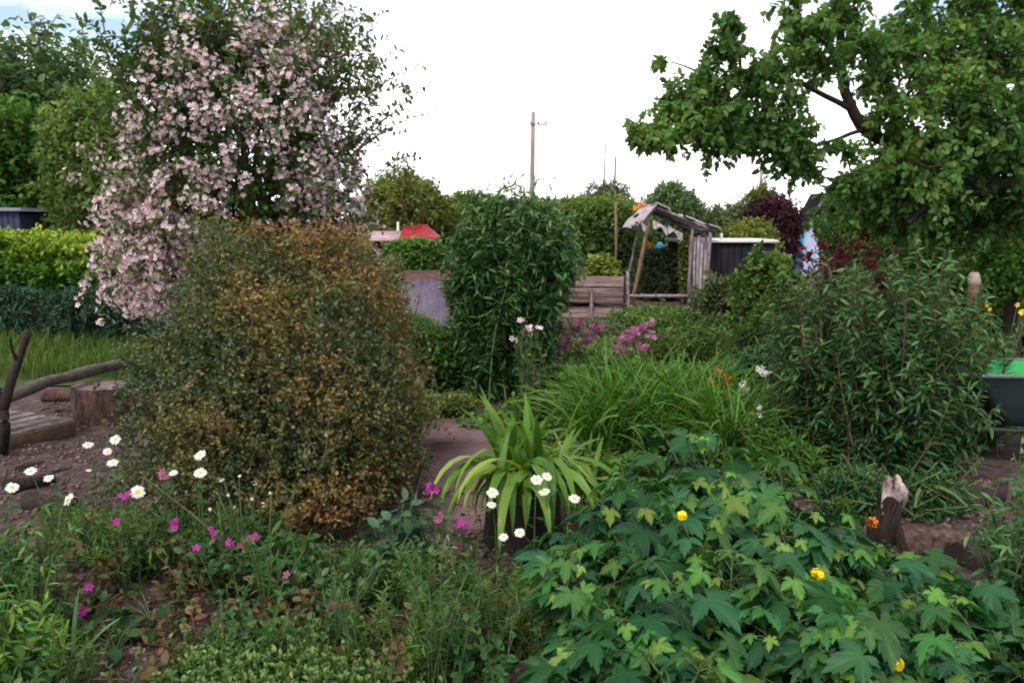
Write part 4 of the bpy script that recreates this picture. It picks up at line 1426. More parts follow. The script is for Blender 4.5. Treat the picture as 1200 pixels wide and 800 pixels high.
for i, (P, r0, r1) in enumerate(limbs):
    Q = smooth_path(P, 26)
    Q += .012 * np.stack([noise3(Q, 60 + i + s, 5) for s in range(3)], -1)
    tubes(g, Q[None], np.linspace(r0, r1, 26) * (1 + .1 * noise3(Q, 90 + i, 6)), 9, cap=True)
    if i == 0:
        part(root, 'trunk', g, DARKBARK, True)
        g = Geo()
gl = g
blobs = [  # px, py, depth, radius in px, shoots
    (752, 158, 5.4, 24, 18), (775, 162, 5.4, 26, 20), (800, 148, 5.4, 38, 40), (835, 155, 5.45, 34, 32), (775, 130, 5.5, 22, 10), (805, 110, 5.5, 26, 18), (870, 165, 5.45, 26, 18), (858, 176, 5.4, 16, 7), (790, 118, 5.5, 20, 8), (778, 72, 5.5, 12, 3), (825, 108, 5.45, 34, 26), (855, 130, 5.45, 34, 26),
    (850, 62, 5.5, 26, 20), (857, 30, 5.5, 16, 12), (835, 85, 5.5, 26, 12), (885, 95, 5.5, 38, 28), (880, 140, 5.5, 36, 26), (915, 70, 5.6, 34, 24), (912, 125, 5.5, 34, 22), (930, 168, 5.5, 32, 34), (940, 190, 5.5, 24, 24), (905, 150, 5.5, 30, 22),
    (900, 165, 5.5, 24, 12), (945, 40, 5.65, 34, 24), (930, 12, 5.65, 30, 16), (965, 70, 5.7, 34, 26), (975, 20, 5.7, 36, 26), (1010, 50, 5.75, 36, 20), (1000, 15, 5.8, 26, 12), (985, 178, 5.65, 22, 10), (1000, 215, 5.7, 34, 24),
    (1030, 95, 5.8, 36, 30), (1040, 140, 5.7, 32, 24), (1060, 60, 5.8, 40, 34), (1070, 20, 5.9, 36, 24), (1090, 110, 5.7, 44, 40), (1050, 195, 5.7, 44, 40), (1090, 170, 5.7, 42, 40), (1110, 50, 5.9, 46, 40), (1140, 10, 6.0, 46, 34),
    (1130, 120, 5.7, 46, 46), (1170, 70, 5.8, 50, 50), (1190, 20, 6.0, 46, 36), (1180, 130, 5.7, 48, 46), (1140, 180, 5.7, 42, 40), (1190, 185, 5.7, 38, 34), (1040, 232, 5.8, 40, 36), (1090, 220, 5.6, 36, 30), (1010, 245, 6.0, 30, 20),
    (1140, 235, 5.9, 34, 20), (1180, 262, 6.2, 40, 24), (1110, 268, 6.4, 40, 24), (1050, 262, 6.4, 36, 20), (975, 250, 6.6, 30, 14), (1000, 232, 6.2, 34, 20), (1230, 90, 6.0, 70, 60), (1240, 200, 6.0, 60, 40), (1240, -10, 6.2, 60, 40), (1120, -30, 6.0, 60, 30), (1010, -25, 5.8, 40, 16), (1190, 245, 6.0, 34, 16), (1075, 262, 5.8, 26, 12),
    (1120, 90, 6.6, 80, 70), (1180, 160, 6.6, 80, 80), (1070, 205, 6.4, 60, 60), (1150, 225, 6.5, 70, 70), (1090, 245, 6.5, 50, 50), (1190, 250, 6.5, 50, 40), (1030, 245, 6.4, 36, 30), (1040, 60, 6.4, 50, 16), (1150, 30, 6.7, 70, 30)]
limbpts = np.concatenate([smooth_path(P, 40) for P, _, _ in limbs[1:]])
S_, D_ = [], []
shoots = []
tw = []
for (px, py, d, r, n) in blobs:
    c = at(px, py, d)
    rr = r / FPX * d
    j = np.argmin(((limbpts - c) ** 2).sum(1))
    tw.append(bez(limbpts[j][None], ((limbpts[j] + c) / 2 + [0, 0, .05])[None], c[None], 6))
    n = int(n * 1.0)
    dd = sphere_dirs(rng, n)
    tip = c + dd * rr * np.array([1.1, 1.3, 1]) * rng.uniform(.45, 1.3, (n, 1)) - np.array([0, 0, 1]) * rr * rng.uniform(0, .35, (n, 1))
    st = c + dd * rr * .15 + rng.normal(size=(n, 3)) * rr * .15
    mid = (st + tip) / 2 + [0, 0, .05]
    shoots.append(bez(st, mid, tip, 5))
shoots = np.concatenate(shoots)
tubes(gl, np.concatenate(tw), np.linspace(.010, .004, 6), 5)
tubes(gl, shoots, np.linspace(.004, .002, 5), 3)
part(root, 'limbs', gl, DARKBARK, True)
g = Geo()
leaves_on(g, rng, shoots, 19, .08, 'oval', .056, .7, -.22, .3, lambda p, t: .42 + .3 * noise3(p, 15, 1.6, 2) + .14 * rng.normal(size=len(t)) - .08 * (p[:, 1] - 5.6), wob=.8)
part(root, 'crown', g, M_APPLE)

# ------------------------------------------------------------------ wheelbarrow at the edge
BARROW = rough_mat('dark_green_plastic', [(.3, (.012, .022, .022)), (.7, (.022, .036, .034))], 4, (1, 1, 1), .45, .1, spec=.4)
LINER = rough_mat('bright_green_plastic', [(.3, (.012, .26, .05)), (.7, (.02, .34, .07))], 4, (1, 1, 1), .4, .05, spec=.4)
RIMM = rough_mat('grey_rim', [(.3, (.06, .075, .08)), (.7, (.11, .13, .135))], 4, (1, 1, 1), .4, .05, spec=.5)
STEEL = rough_mat('dark_steel', [(.3, (.02, .02, .02)), (.7, (.05, .05, .05))], 10, (1, 1, 1), .5, .2)
RUBBER = rough_mat('black_rubber', [(.3, (.012, .012, .012)), (.7, (.02, .02, .02))], 10, (1, 1, 1), .8, .3)
ZR = .60
c0 = gp(1130, 436, ZR)
root = thing('wheelbarrow', 'dark green wheelbarrow with a bright green lining cut off by the picture edge', 'wheelbarrow', (c0[0] + .42, c0[1] + .12, 0), -.10)
# local frame: x from the nose to the handles
L0, W0 = .86, .60


def ringp(x0, x1, hw, z, r=.07, k=5):
    pts = []
    for (cx_, cy_, a0) in ((x1 - r, hw - r, 0), (x0 + r, hw - r, 90), (x0 + r, -hw + r, 180), (x1 - r, -hw + r, 270)):
        for j in range(k):
            a = math.radians(a0 + 90 * j / (k - 1))
            pts.append((cx_ + r * math.cos(a), cy_ + r * math.sin(a), z))
    return np.array(pts)


def loft(g, rings, close=True):
    n = len(rings[0])
    V = np.concatenate(rings)
    idx = np.arange(len(V)).reshape(len(rings), n)
    F = np.stack([idx[:-1], np.roll(idx[:-1], -1, 1), np.roll(idx[1:], -1, 1), idx[1:]], -1).reshape(-1, 4)
    base = g.n
    g.add(V, F)
    if close:
        g.f.append((idx[-1:][:, ::-1] + base, 0))


zt = lambda x: ZR + .05 * (x + .43) / .86 * -1
outer = [ringp(-.43, .43, .30, ZR), ringp(-.34, .40, .265, ZR - .12), ringp(-.22, .36, .22, ZR - .26), ringp(-.16, .34, .19, ZR - .32), ringp(-.05, .28, .10, ZR - .33)]
g = Geo()
loft(g, outer)
tub = g.build('tub', BARROW, root, True)
inner = [ringp(-.415, .415, .285, ZR + .002), ringp(-.32, .38, .25, ZR - .11), ringp(-.2, .34, .205, ZR - .245), ringp(-.14, .32, .17, ZR - .30), ringp(-.05, .27, .09, ZR - .31)]
g = Geo()
loft(g, [r[::-1] for r in inner])
g.build('lining', LINER, root, True)
g = Geo()
rp = ringp(-.43, .43, .30, ZR + .004)
rp = np.concatenate([rp, rp[:2]])
tubes(g, rp[None], .014, 8)
g.build('rim', RIMM, tub, True)
for s in (-1, 1):
    g = Geo()
    P = np.array([(-.58, s * .05, .19), (-.30, s * .12, .24), (.1, s * .20, .27), (.45, s * .25, .40), (.85, s * .28, .56), (.98, s * .28, .58)])
    tubes(g, smooth_path(P, 20)[None], .016, 8, cap=True)
    h = g.build('handle', STEEL, root, True)
    g = Geo()
    tubes(g, np.array([[(.86, s * .28, .563), (.93, s * .28, .575), (1.0, s * .28, .583)]]), .021, 8, cap=True)
    g.build('grip', RUBBER, h, True)
    g = Geo()
    P = np.array([(.12, s * .20, .28), (.20, s * .22, .12), (.26, s * .23, .0), (.34, s * .23, .0), (.38, s * .235, .16), (.42, s * .245, .37)])
    tubes(g, smooth_path(P, 24)[None], .013, 7, cap=True)
    g.build('leg', STEEL, root, True)
wl = Geo()
a = np.linspace(0, 2 * PI, 29)
tubes(wl, np.stack([-.58 + .155 * np.cos(a), 0 * a, .19 + .155 * np.sin(a)], -1)[None], .035, 10)
wh = wl.build('wheel', RUBBER, root, True)
g = Geo()
tubes(g, np.array([[(-.58, -.07, .19), (-.58, .07, .19)]]), .012, 8, cap=True)
for k in range(6):
    q = 2 * PI * k / 6
    tubes(g, np.array([[(-.58, 0, .19), (-.58 + .13 * math.cos(q), 0, .19 + .13 * math.sin(q))]]), .007, 5)
g.build('rim', RIMM, wh, True)

# standard tree with a dark stem, pale topped post beside it
q = at(1187, 400, 6.0)
root = thing('standard_tree', 'small dark trunked tree with a clipped round head behind the wheelbarrow', 'tree', (q[0], 6.0, 0))
g = Geo()
rng = R(140)
tt = at(1186, 320, 6.0)
tubes(g, smooth_path([(q[0] - .02, 6, 0), (q[0], 6, .5), (tt[0], 6, tt[2])], 12)[None], np.linspace(.075, .055, 12), 9, cap=True)
part(root, 'trunk', g, DARKBARK, True)
sh, f = crown_shoots(rng, 420, at(1182, 322, 6.0), (.27, .26, .22), 2.4, .15, 2, 4, .14, .3, .4, (.5, 1.05))
g = Geo()
leaves_on(g, rng, sh, 11, .1, 'oval', .04, .75, 0, .3, lambda p, t: .3 + .2 * t + .1 * rng.normal(size=len(t)))
part(root, 'crown', g, M_DTREE)
PALEPOT = rough_mat('pale_pot', [(.3, (.13, .09, .075)), (.7, (.34, .28, .25))], 14, (1, 1, 1), .9, .3)
q = at(1142, 326, 5.3)
root = thing('post', 'brown post topped by a pale upturned pot beyond the lance leaved shrubs', 'post', (q[0], 5.3, 0))
g = Geo()
tubes(g, np.array([[(q[0], 5.3, 0), (q[0] + .01, 5.3, .6), (q[0], 5.3, q[2])]]), .034, 8, cap=True)
part(root, 'shaft', g, TWIG, True)
g = Geo()
lathe(g, [(.036, -.02), (.040, 0), (.036, .025), (.030, .05), (.024, .058), (0, .058)], 14, M=lambda V: rot_to((q[0], 5.3, q[2] - .02), 0, .1, -.15)(V))
part(root, 'pot', g, PALEPOT, True)
# ------------------------------------------------------------------ wood lying at the left
def log_geo(g, A, B, r0, r1, seed, n=18, rough=.08, k=14):
    """a barked log from A to B, uneven, open ended; returns end rings"""
    A, B = np.array(A, float), np.array(B, float)
    ax = nrm(B - A)
    ref = np.array([0, 0, 1.0]) if abs(ax[2]) < .8 else np.array([1.0, 0, 0])
    u = nrm(np.cross(ax, ref))
    v = np.cross(ax, u)
    a = np.arange(n) * 2 * PI / n
    rings = []
    for i in range(k):
        t = i / (k - 1)
        c = A + (B - A) * t
        ring = c + (r0 + (r1 - r0) * t) * (np.cos(a)[:, None] * u + np.sin(a)[:, None] * v)
        ring = c + (ring - c) * (1 + rough * noise3(ring, seed, 8, 2) + .05 * np.sin(a * 9 + seed))[:, None]
        rings.append(ring)
    idx = np.arange(k * n).reshape(k, n)
    F = np.stack([idx[:-1], np.roll(idx[:-1], -1, 1), np.roll(idx[1:], -1, 1), idx[1:]], -1).reshape(-1, 4)
    g.add(np.concatenate(rings), F)
    return rings[0], rings[-1]


def disc_geo(g, ring, out=None):
    c = ring.mean(0)
    n = len(ring)
    R1 = c + (ring - c) * .6
    R2 = c + (ring - c) * .25
    V = np.concatenate([ring, R1, R2, c[None]])
    F = [[i, (i + 1) % n, n + (i + 1) % n, n + i] for i in range(n)] + [[n + i, n + (i + 1) % n, 2 * n + (i + 1) % n, 2 * n + i] for i in range(n)]
    base = g.n
    g.add(V, F)
    g.f.append((np.array([[2 * n + i, 2 * n + (i + 1) % n, 3 * n] for i in range(n)]) + base, 0))


b = gp(106, 499)
root = thing('chopping_block', 'squat round tree stump with a flat sawn top beside the brown bush', 'stump', (b[0], b[1] + .18, 0))
c = np.array([b[0], b[1] + .18, 0])
g = Geo()
BARKPINK = rough_mat('stump_bark', [(.3, (.022, .012, .010)), (.5, (.075, .040, .032)), (.72, (.14, .085, .072))], 34, (1, 1, .35), .95, 1.0, 50)
r0, r1 = log_geo(g, c + [0, 0, -.03], c + [.01, 0, .27], .205, .195, 3, 36, .07)
part(root, 'bark', g, BARKPINK, True)
g = Geo()
disc_geo(g, r1 + [0, 0, -.003])
part(root, 'cut_face', g, CUTWOOD)

# slatted pallet of grey planks
A0, A1, A2 = gp(2, 512, .10), gp(86, 492, .10), gp(82, 466, .10)
ax = nrm((A1 - A0) * [1, 1, 0])
ay = nrm((A2 - A1) * [1, 1, 0])
ay = nrm(ay - ax * (ay @ ax))
Lx, Ly = np.linalg.norm(A1 - A0) + .35, .82
org = A1 - ax * Lx
root = thing('wooden_pallet', 'weathered grey slatted wooden pallet lying on the ground beside the stump', 'pallet', (*(org + ax * Lx / 2 + ay * Ly / 2)[:2], 0))
rng = R(150)
M = lambda V: np.array([org[0], org[1], 0]) + V[:, :1] * ax + V[:, 1:2] * ay + V[:, 2:3] * np.array([0, 0, 1.0])
for i in range(6):
    g = Geo()
    y = i * Ly / 6
    boards(g, -.01 + rng.uniform(-.01, .02), Lx + rng.uniform(-.02, .02), y + .012, y + Ly / 6 - .022, .082, .104, M=M, rng=rng, jig=.002)
    part(root, 'slat', g, GREYWOOD)
for i in range(3):
    g = Geo()
    x = i * (Lx - .06) / 2
    boards(g, x + .002, x + .058, .0, Ly, .005, .079, M=M)
    part(root, 'bearer', g, PINKWOOD)
g = Geo()
boards(g, 0, Lx, -.03, -.004, .0, .095, M=M)
part(root, 'edge_board', g, TWIG)
q = gp(68, 476, .0)
g = Geo()
r0, r1 = log_geo(g, at(52, 464, 6.15), at(86, 463, 6.15), .055, .05, 9, 12)
disc_geo(g, r0[::-1])
disc_geo(g, r1)
simple('short_log', 'short brown log resting on the far edge of the pallet against the stump', 'log', g, BARKPINK, at(70, 464, 6.15), smooth=True)
# long pole propped across
a_, b_ = at(-6, 474, 4.95), at(150, 426, 6.6)
g = Geo()
mid = (a_ + b_) / 2 + [0, 0, .02]
Q = smooth_path([a_, at(30, 459, 5.2), at(70, 444, 5.7), at(110, 434, 6.1), b_], 24)
Q += .012 * np.stack([noise3(Q, 70 + s, 3) for s in range(3)], -1)
tubes(g, Q[None], np.linspace(.034, .046, 24) * (1 + .12 * noise3(Q, 77, 6)), 10, cap=True)
simple('rustic_pole', 'long bark covered pole propped above the pallet and the stump', 'pole', g, rough_mat('lichen_bark', [(.25, (.04, .03, .025)), (.5, (.10, .08, .065)), (.8, (.19, .16, .13))], 10, (1, 1, 1), .95, .9, 26), a_, smooth=True)
# dead forked branch
g = Geo()
B0 = gp(2, 530)
fork = at(4, 480, 4.85)
for P, ra, rb in (([B0 + [0, 0, -.03], at(6, 505, 4.86), fork], .034, .030), ([fork, at(12, 450, 4.86), at(22, 420, 4.88), at(33, 388, 4.9)], .028, .022), ([fork, at(-10, 440, 4.9), at(-22, 400, 5.0)], .03, .015), ([at(20, 424, 4.88), at(14, 408, 4.8), at(12, 396, 4.75)], .012, .006)):
    Q = smooth_path(P, 14)
    tubes(g, Q[None], np.linspace(ra, rb, 14) * (1 + .12 * noise3(Q, 31, 9)), 9, cap=True)
simple('dead_branch', 'bare dead forked branch standing up at the near end of the propped pole', 'branch', g, DARKBARK, B0, smooth=True)
# pieces of rotten wood on the soil
rng = R(151)
labs = ['dark rotten wood chunk lying behind the white daisies, the largest of the pile', 'dark bark slab lying flat at the near side of the rotten wood pile', 'small dark wood splinter by the rotten pile on bare soil', 'curved dark bark piece on top of the rotten wood pile', 'short dark broken stick beside the rotten wood pile']
spec = [((10, 572), (62, 560), .055, .04), ((30, 590), (88, 592), .05, .035), ((62, 556), (84, 548), .02, .012), ((22, 552), (52, 542), .03, .02), ((-8, 560), (28, 572), .035, .02)]
for lb, ((x0, y0), (x1, y1), ra, rb) in zip(labs, spec):
    g = Geo()
    A, B = gp(x0, y0, ra * .8), gp(x1, y1, rb * .8)
    r0, r1 = log_geo(g, A, B, ra, rb, int(x0 + 50), 12, .35, 9)
    disc_geo(g, r0[::-1])
    disc_geo(g, r1)
    simple('rotten_wood', lb, 'wood chunk', g, DARKBARK, A * [1, 1, 0], 'rotten wood on the soil', smooth=False)

# ------------------------------------------------------------------ logs at the right
ASH = rough_mat('pale_split_wood', [(.36, (.05, .034, .03)), (.48, (.26, .19, .17)), (.66, (.56, .48, .45))], 18, (1, 1, .5), .9, .6, 30)
b = gp(1046, 640)
root = thing('split_log', 'upright broken log with pale bare wood at its top beside the lobed leaves', 'log', (b[0], b[1] + .05, 0))
c = np.array([b[0], b[1] + .05, 0])
hz = at(1048, 562, c[1])[2]
g = Geo()
r0, r1 = log_geo(g, c + [-.02, 0, -.03], c + [0, .0, hz * .62], .070, .058, 5, 26, .22, 16)
for v in g.v:
    k_ = np.clip((v[:, 2] - hz * .45) / (hz * .17), 0, 1)
    v[:, 2] += k_ * hz * .16 * noise3(v * np.array([1, 1, .2]), 19, 16, 2)
part(root, 'bark', g, DARKBARK, True)
g = Geo()
n = 26
a = np.arange(n) * 2 * PI / n
rings = []
for i, (z, r, ox, oy) in enumerate(((.5, .050, .0, 0), (.62, .047, .008, 0), (.74, .045, .012, .0), (.86, .046, .010, .0), (.97, .044, .006, 0), (1.0, .038, .004, 0), (.985, .01, .004, 0))):
    rr = r * (1 + .22 * np.sin(a * 2 + i) + .15 * np.sin(a * 5 + 2 * i))
    rr = rr * (1 + .16 * noise3(np.stack([np.cos(a), np.sin(a), 0 * a + .25 * i], -1), 77, 2.2, 3))
    rings.append(np.stack([c[0] + ox + rr * np.cos(a), c[1] + oy + rr * np.sin(a) * .8, hz * (z + (.05 * np.sin(a * 2 + 1) + .04 * np.sin(a * 5)) * (i > 2))], -1))
loft(g, rings)
part(root, 'bare_wood', g, ASH, True)
g = Geo()
for k in range(3):
    A = c + [-.055 + .012 * k, -.05 - .01 * k, 0]
    tubes(g, np.array([[A, A + [.01, -.01, hz * .4], A + [.03 + .01 * k, .0, hz * (.66 + .05 * k)]]]), np.array([.022, .018, .006]), 5)
part(root, 'bark_flake', g, DARKBARK)
g = Geo()
A, B = gp(1056, 638, .06), gp(1132, 640, .065)
B[1] -= .02
r0, r1 = log_geo(g, A, B, .075, .080, 15, 18, .16)
disc_geo(g, r0[::-1])
disc_geo(g, r1)
LOGM = rough_mat('pinkish_bark', [(.32, (.022, .013, .011)), (.5, (.085, .050, .042)), (.72, (.18, .12, .105))], 30, (1, 1, 1), .95, 1.0, 50)
simple('fallen_log', 'pinkish brown log lying behind the lobed leaves, joined to the split log', 'log', g, LOGM, A * [1, 1, 0], smooth=True)
g = Geo()
A, B = gp(1122, 655, .065), gp(1188, 628, .075)
r0, r1 = log_geo(g, A, B, .072, .08, 18, 18, .16)
disc_geo(g, r0[::-1])
disc_geo(g, r1)
simple('fallen_log', 'dark sawn log end facing the camera next to the thin grey stake', 'log', g, DARKBARK, A * [1, 1, 0], smooth=True)
g = Geo()
A = gp(1180, 690)
tubes(g, smooth_path([A, at(1178, 640, A[1]), at(1182, 590, A[1] + .05), at(1186, 560, A[1] + .1)], 12)[None], np.linspace(.012, .009, 12), 7, cap=True)
simple('thin_stake', 'thin grey stake stuck upright in front of the dark sawn log', 'stake', g, BARK, A, smooth=True)
g = Geo()
A = gp(1140, 600, .04)
r0, r1 = log_geo(g, gp(1120, 590, .05), gp(1190, 575, .06), .04, .05, 28, 14, .25)
disc_geo(g, r0[::-1])
disc_geo(g, r1)
simple('fallen_log', 'dark log in the shade behind the pinkish brown log', 'log', g, DARKBARK, A * [1, 1, 0], smooth=True)

# ------------------------------------------------------------------ path of reddish slabs behind the strap leaves
rng = R(152)
for i, (lb, ya, yb) in enumerate((('reddish paving slab of the path, the one nearest the tall dark shrub', 517, 490), ('reddish paving slab in the middle of the path past the brown bush', 574, 520), ('reddish paving slab of the path, the one nearest the magenta campion', 622, 579))):
    A, B, C_, D_ = gp(486, ya), gp(580, ya), gp(585, yb), gp(494, yb)
    g = Geo()
    x0, x1 = A[0], B[0]
    y0, y1 = A[1], D_[1]
    boards(g, x0, x1, y0 + .01, y1 - .012, -.05, .012 + .004 * (i == 1), rng=rng, jig=.006, bev=.012)
    simple('paving_slab', lb, 'paving slab', g, SLAB, (A + D_) / 2 * [1, 1, 0], 'slabs of the garden path')
g = Geo()
A, B = gp(684, 590), gp(745, 566)
boards(g, A[0], B[0], A[1], B[1] + .1, -.05, .014, rng=rng, jig=.006, bev=.012)
simple('paving_slab', 'reddish paving slab between the strap leaved plant and the lobed leaves', 'paving slab', g, SLAB, A * [1, 1, 0], 'slabs of the garden path')
# ------------------------------------------------------------------ strap leaved plant in its old stump
rng = R(160)
b = gp(614, 654)
c = np.array([b[0], b[1] + .22, 0])
root = thing('stump_planter', 'dark hollow stump used as a planter under the strap leaved plant', 'planter', c)
g = Geo()
HS = .30
n = 30
a = np.arange(n) * 2 * PI / n
prof = [(.195, -.03), (.185, .05), (.175, .15), (.175, HS - .02), (.168, HS), (.138, HS), (.130, HS - .07)]
lathe(g, prof, n, M=lambda V: V + c, wob=lambda V: V * (1 + np.array([1, 1, 0]) * (.05 * np.sin(7 * np.arctan2(V[..., 1:2], V[..., 0:1])) + .03 * np.sin(17 * np.arctan2(V[..., 1:2], V[..., 0:1])))))
part(root, 'bark', g, DARKBARK, True)
g = Geo()
g.add(np.concatenate([c + np.stack([.133 * np.cos(a), .133 * np.sin(a), 0 * a + HS - .06], -1), (c + [0, 0, HS - .04])[None]]), [[i, (i + 1) % n, n] for i in range(n)])
part(root, 'earth', g, SOIL)
root = thing('strap_leaved_plant', 'clump of long glossy yellow green strap leaves arching over the dark stump planter', 'plant', c + [0, 0, HS - .05])
g = Geo()


def strap(n, az, lean, curve, length, width, tint, spread=.07, z=HS - .05):
    base = c + np.stack([rng.normal(size=n) * spread, rng.normal(size=n) * spread, np.full(n, z)], -1)
    blades(g, rng, base, length, width, lean, curve, az, 9, np.clip(tint, 0, 1), .18)


n = 34
strap(n, rng.uniform(0, 2 * PI, n), rng.uniform(.02, .34, n), rng.uniform(.2, 1.0, n), rng.uniform(.32, .50, n), rng.uniform(.034, .048, n), .45 + .18 * rng.normal(size=n))
n = 46   # towards us, bending right over the rim
strap(n, -PI / 2 + rng.uniform(-1.0, 1.0, n), rng.uniform(.3, .7, n), rng.uniform(2.4, 2.9, n), rng.uniform(.44, .66, n), rng.uniform(.036, .052, n), .58 + .2 * rng.normal(size=n))
n = 9   # to the sides
strap(n, np.where(rng.uniform(0, 1, n) < .6, 0, PI) + rng.normal(size=n) * .4, rng.uniform(.3, .6, n), rng.uniform(1.4, 2.4, n), rng.uniform(.32, .46, n), rng.uniform(.034, .046, n), .6 + .2 * rng.normal(size=n))
part(root, 'leaves', g, M_STRAP, True)
o2 = thing('strap_leaved_plant', 'smaller strap leaved tuft spreading onto the soil behind the lobed leaves', 'plant', gp(672, 574))
c = np.array(o2.location)
g = Geo()
n = 40
strap(n, rng.uniform(0, 2 * PI, n), rng.uniform(.1, .7, n), rng.uniform(.5, 1.9, n), rng.uniform(.28, .5, n), rng.uniform(.020, .034, n), .55 + .2 * rng.normal(size=n), .08, 0)
part(o2, 'leaves', g, M_STRAP, True)

# ------------------------------------------------------------------ plants with large lobed leaves
VT = LEAF['lobed'][0]
VA = np.degrees(np.arctan2(VT[:, 1], VT[:, 0]))
VEIN = np.where(np.min(np.abs(VA[:, None] - np.array([-128, -66, 0, 66, 128])[None]), 1) < 6, .10, -.08)   # pale veins run down each lobe
VEIN[0] = .16


def lobed_plant(loc, seed, h, rad, nst, label, flowers=(), lsz=1.0, group=None):
    rng = R(seed)
    loc = np.array([loc[0], loc[1], 0.0])
    root = thing('lobed_leaf_plant', label, 'plant', loc, group=group)
    d = sphere_dirs(rng, nst, .02, 1.0)
    f = rng.uniform(.72, 1.05, nst)
    tip = loc + d * np.array([rad, rad, h]) * f[:, None]
    B = loc + np.stack([rng.normal(size=nst) * .07, rng.normal(size=nst) * .07, np.zeros(nst)], -1)
    mid = B * .55 + tip * .45
    mid[:, 2] = tip[:, 2] * .75
    P = bez(B, mid, tip, 9)
    g, gl, gy = Geo(), Geo(), Geo()
    tubes(g, P, np.linspace(.006, .0025, 9), 5)
    T, TF = LEAF['lobed']

    def put(t, m, size, out, tint, gg):
        tt = np.clip(t + rng.uniform(-.06, .06, (nst, m)), 0, 1)
        pos, tan = along(P, tt)
        pos, tan = pos.reshape(-1, 3), tan.reshape(-1, 3)
        n = len(pos)
        rad_ = nrm((pos - loc) * [1, 1, .0] + rng.normal(size=(n, 3)) * [.12, .12, 0])
        side = rng.normal(size=(n, 3)) * [.8, .8, .25]
        pd = nrm(rad_ * out + side + [0, 0, .35])
        plen = size * rng.uniform(.45, .9, n)
        tip_ = pos + pd * plen[:, None]
        tubes(g, np.stack([pos, (pos + tip_) / 2 + [0, 0, .008], tip_], 1), np.array([.0022, .0018, .0015]), 3)
        D = nrm(pd * [1, 1, 0] * .9 + rad_ * .4 + rng.normal(size=(n, 3)) * .25 + [0, 0, -.38])
        D, S, U = frames(D, None, rng, .28)
        T2 = T
        gg.inst(T2, TF, (tip_, size * rng.uniform(.5, 1.2, n) * .72, D, S, U), np.clip(tint + rng.normal(size=n) * .17, 0.05, .95), 0, VEIN)
    put(.45, 1, .19 * lsz, .8, .12, gl)
    put(.68, 2, .195 * lsz, .8, .28, gl)
    put(.86, 2, .16 * lsz, .7, .45, gl)
    put(.985, 3, .09 * lsz, .5, .78, gl)
    part(root, 'stems', g, GREENSTEM)
    part(root, 'leaves', gl, M_LOBE)
    for q in flowers:
        gy = Geo()
        q = np.array(q)
        m = 26
        dd = sphere_dirs(rng, m, -.6, .9)
        Dn = nrm(np.array([0, 0, 1.0]) - dd * dd[:, 2:3] + rng.normal(size=dd.shape) * .1)
        S = nrm(np.cross(dd, Dn))
        pos = q + dd * rng.uniform(.011, .017, (m, 1)) - Dn * .011
        T3, TF3 = LEAF['round']
        gy.inst(T3 * [1, 1.15, 1], TF3, (pos, .023 * rng.uniform(.8, 1.1, m), Dn, S, np.cross(Dn, S)), rng.uniform(0, 1, m))
        j = np.argmin(((P[:, -1] - q) ** 2).sum(1))
        fl = part(root, 'flower', gy, M_YEL)
        gs = Geo()
        tubes(gs, bez(P[j, -3][None], ((P[j, -1] + q) / 2)[None], (q + [0, 0, -.012])[None], 6), .002, 4)
        part(root, 'flower_stalk', gs, GREENSTEM)
    return root


F1, F2, F3 = at(799, 604, 2.72), at(958, 672, 2.36), at(1051, 777, 2.12)
LG = 'mass of lobed leaf plants'
same = 'plant with dark green lobed leaves in the leafy mass at the front'
lobed_plant((.56, 3.02), 401, .54, .46, 26, 'lobed leaf plant with a yellow globe flower, nearest the strap leaved plant', (F1,), 1.0, LG)
lobed_plant((1.00, 2.92), 402, .50, .46, 26, 'lobed leaf plant with a small yellow flower in the middle of the leafy mass', (F2,), 1.0, LG)
lobed_plant((1.02, 2.38), 403, .36, .40, 22, 'lobed leaf plant with the largest yellow flower, low at the picture bottom', (F3,), 1.0, LG)
for i, (x, y, h, r, n) in enumerate(((.80, 3.42, .58, .46, 26), (1.18, 3.34, .44, .42, 20), (.38, 2.60, .42, .34, 22), (.70, 2.52, .46, .42, 24), (1.38, 2.86, .34, .40, 20), (.40, 2.16, .30, .34, 18), (.74, 2.06, .30, .36, 18), (1.36, 2.42, .30, .36, 18), (1.08, 1.98, .24, .32, 16), (1.62, 2.58, .24, .30, 14), (1.40, 2.08, .22, .30, 14), (1.62, 2.30, .22, .28, 12), (.26, 2.95, .32, .24, 12))):
    lobed_plant((x, y), 410 + i, h, r, n, same, (), rng.uniform(.9, 1.08), LG)
# ferny low plant by the logs
bush('leafy_plant', 'low bright leafy plant creeping in front of the fallen logs', 'plant', 1065, 1180, 672, 2.9, M_BRIGHT, 70, 7, 'oval', .05, .5, 0, 2.2, .2, .12, .5, 61, crown='leaves', wood='stems', bark=GREENSTEM, tint=lambda p: -.1)
# orange blooms
for lb, px, py, Y in (('small orange bloom beside the foot of the split log', 1022, 612, 3.45), ('small orange bloom near the largest yellow flower', 1046, 760, 2.3), ('tiny yellow bloom low by the fallen logs', 1164, 714, 2.75)):
    q = at(px, py, Y)
    root = thing('orange_flower', lb, 'flower', (q[0], q[1], 0))
    g = Geo()
    tubes(g, bez(np.array([[q[0] + .02, q[1] + .03, 0]]), np.array([[q[0], q[1] + .02, q[2] * .6]]), q[None], 6), .002, 4)
    part(root, 'stem', g, GREENSTEM)
    g = Geo()
    m = 14
    flower_bunch(g, R(px), q + R(px).normal(size=(m, 3)) * .006, np.array([0, -.4, .8]), 'flower5', .018, .8, cup=2)
    part(root, 'petals', g, M_YEL if 'yellow bloom' in lb else M_ORANGE)

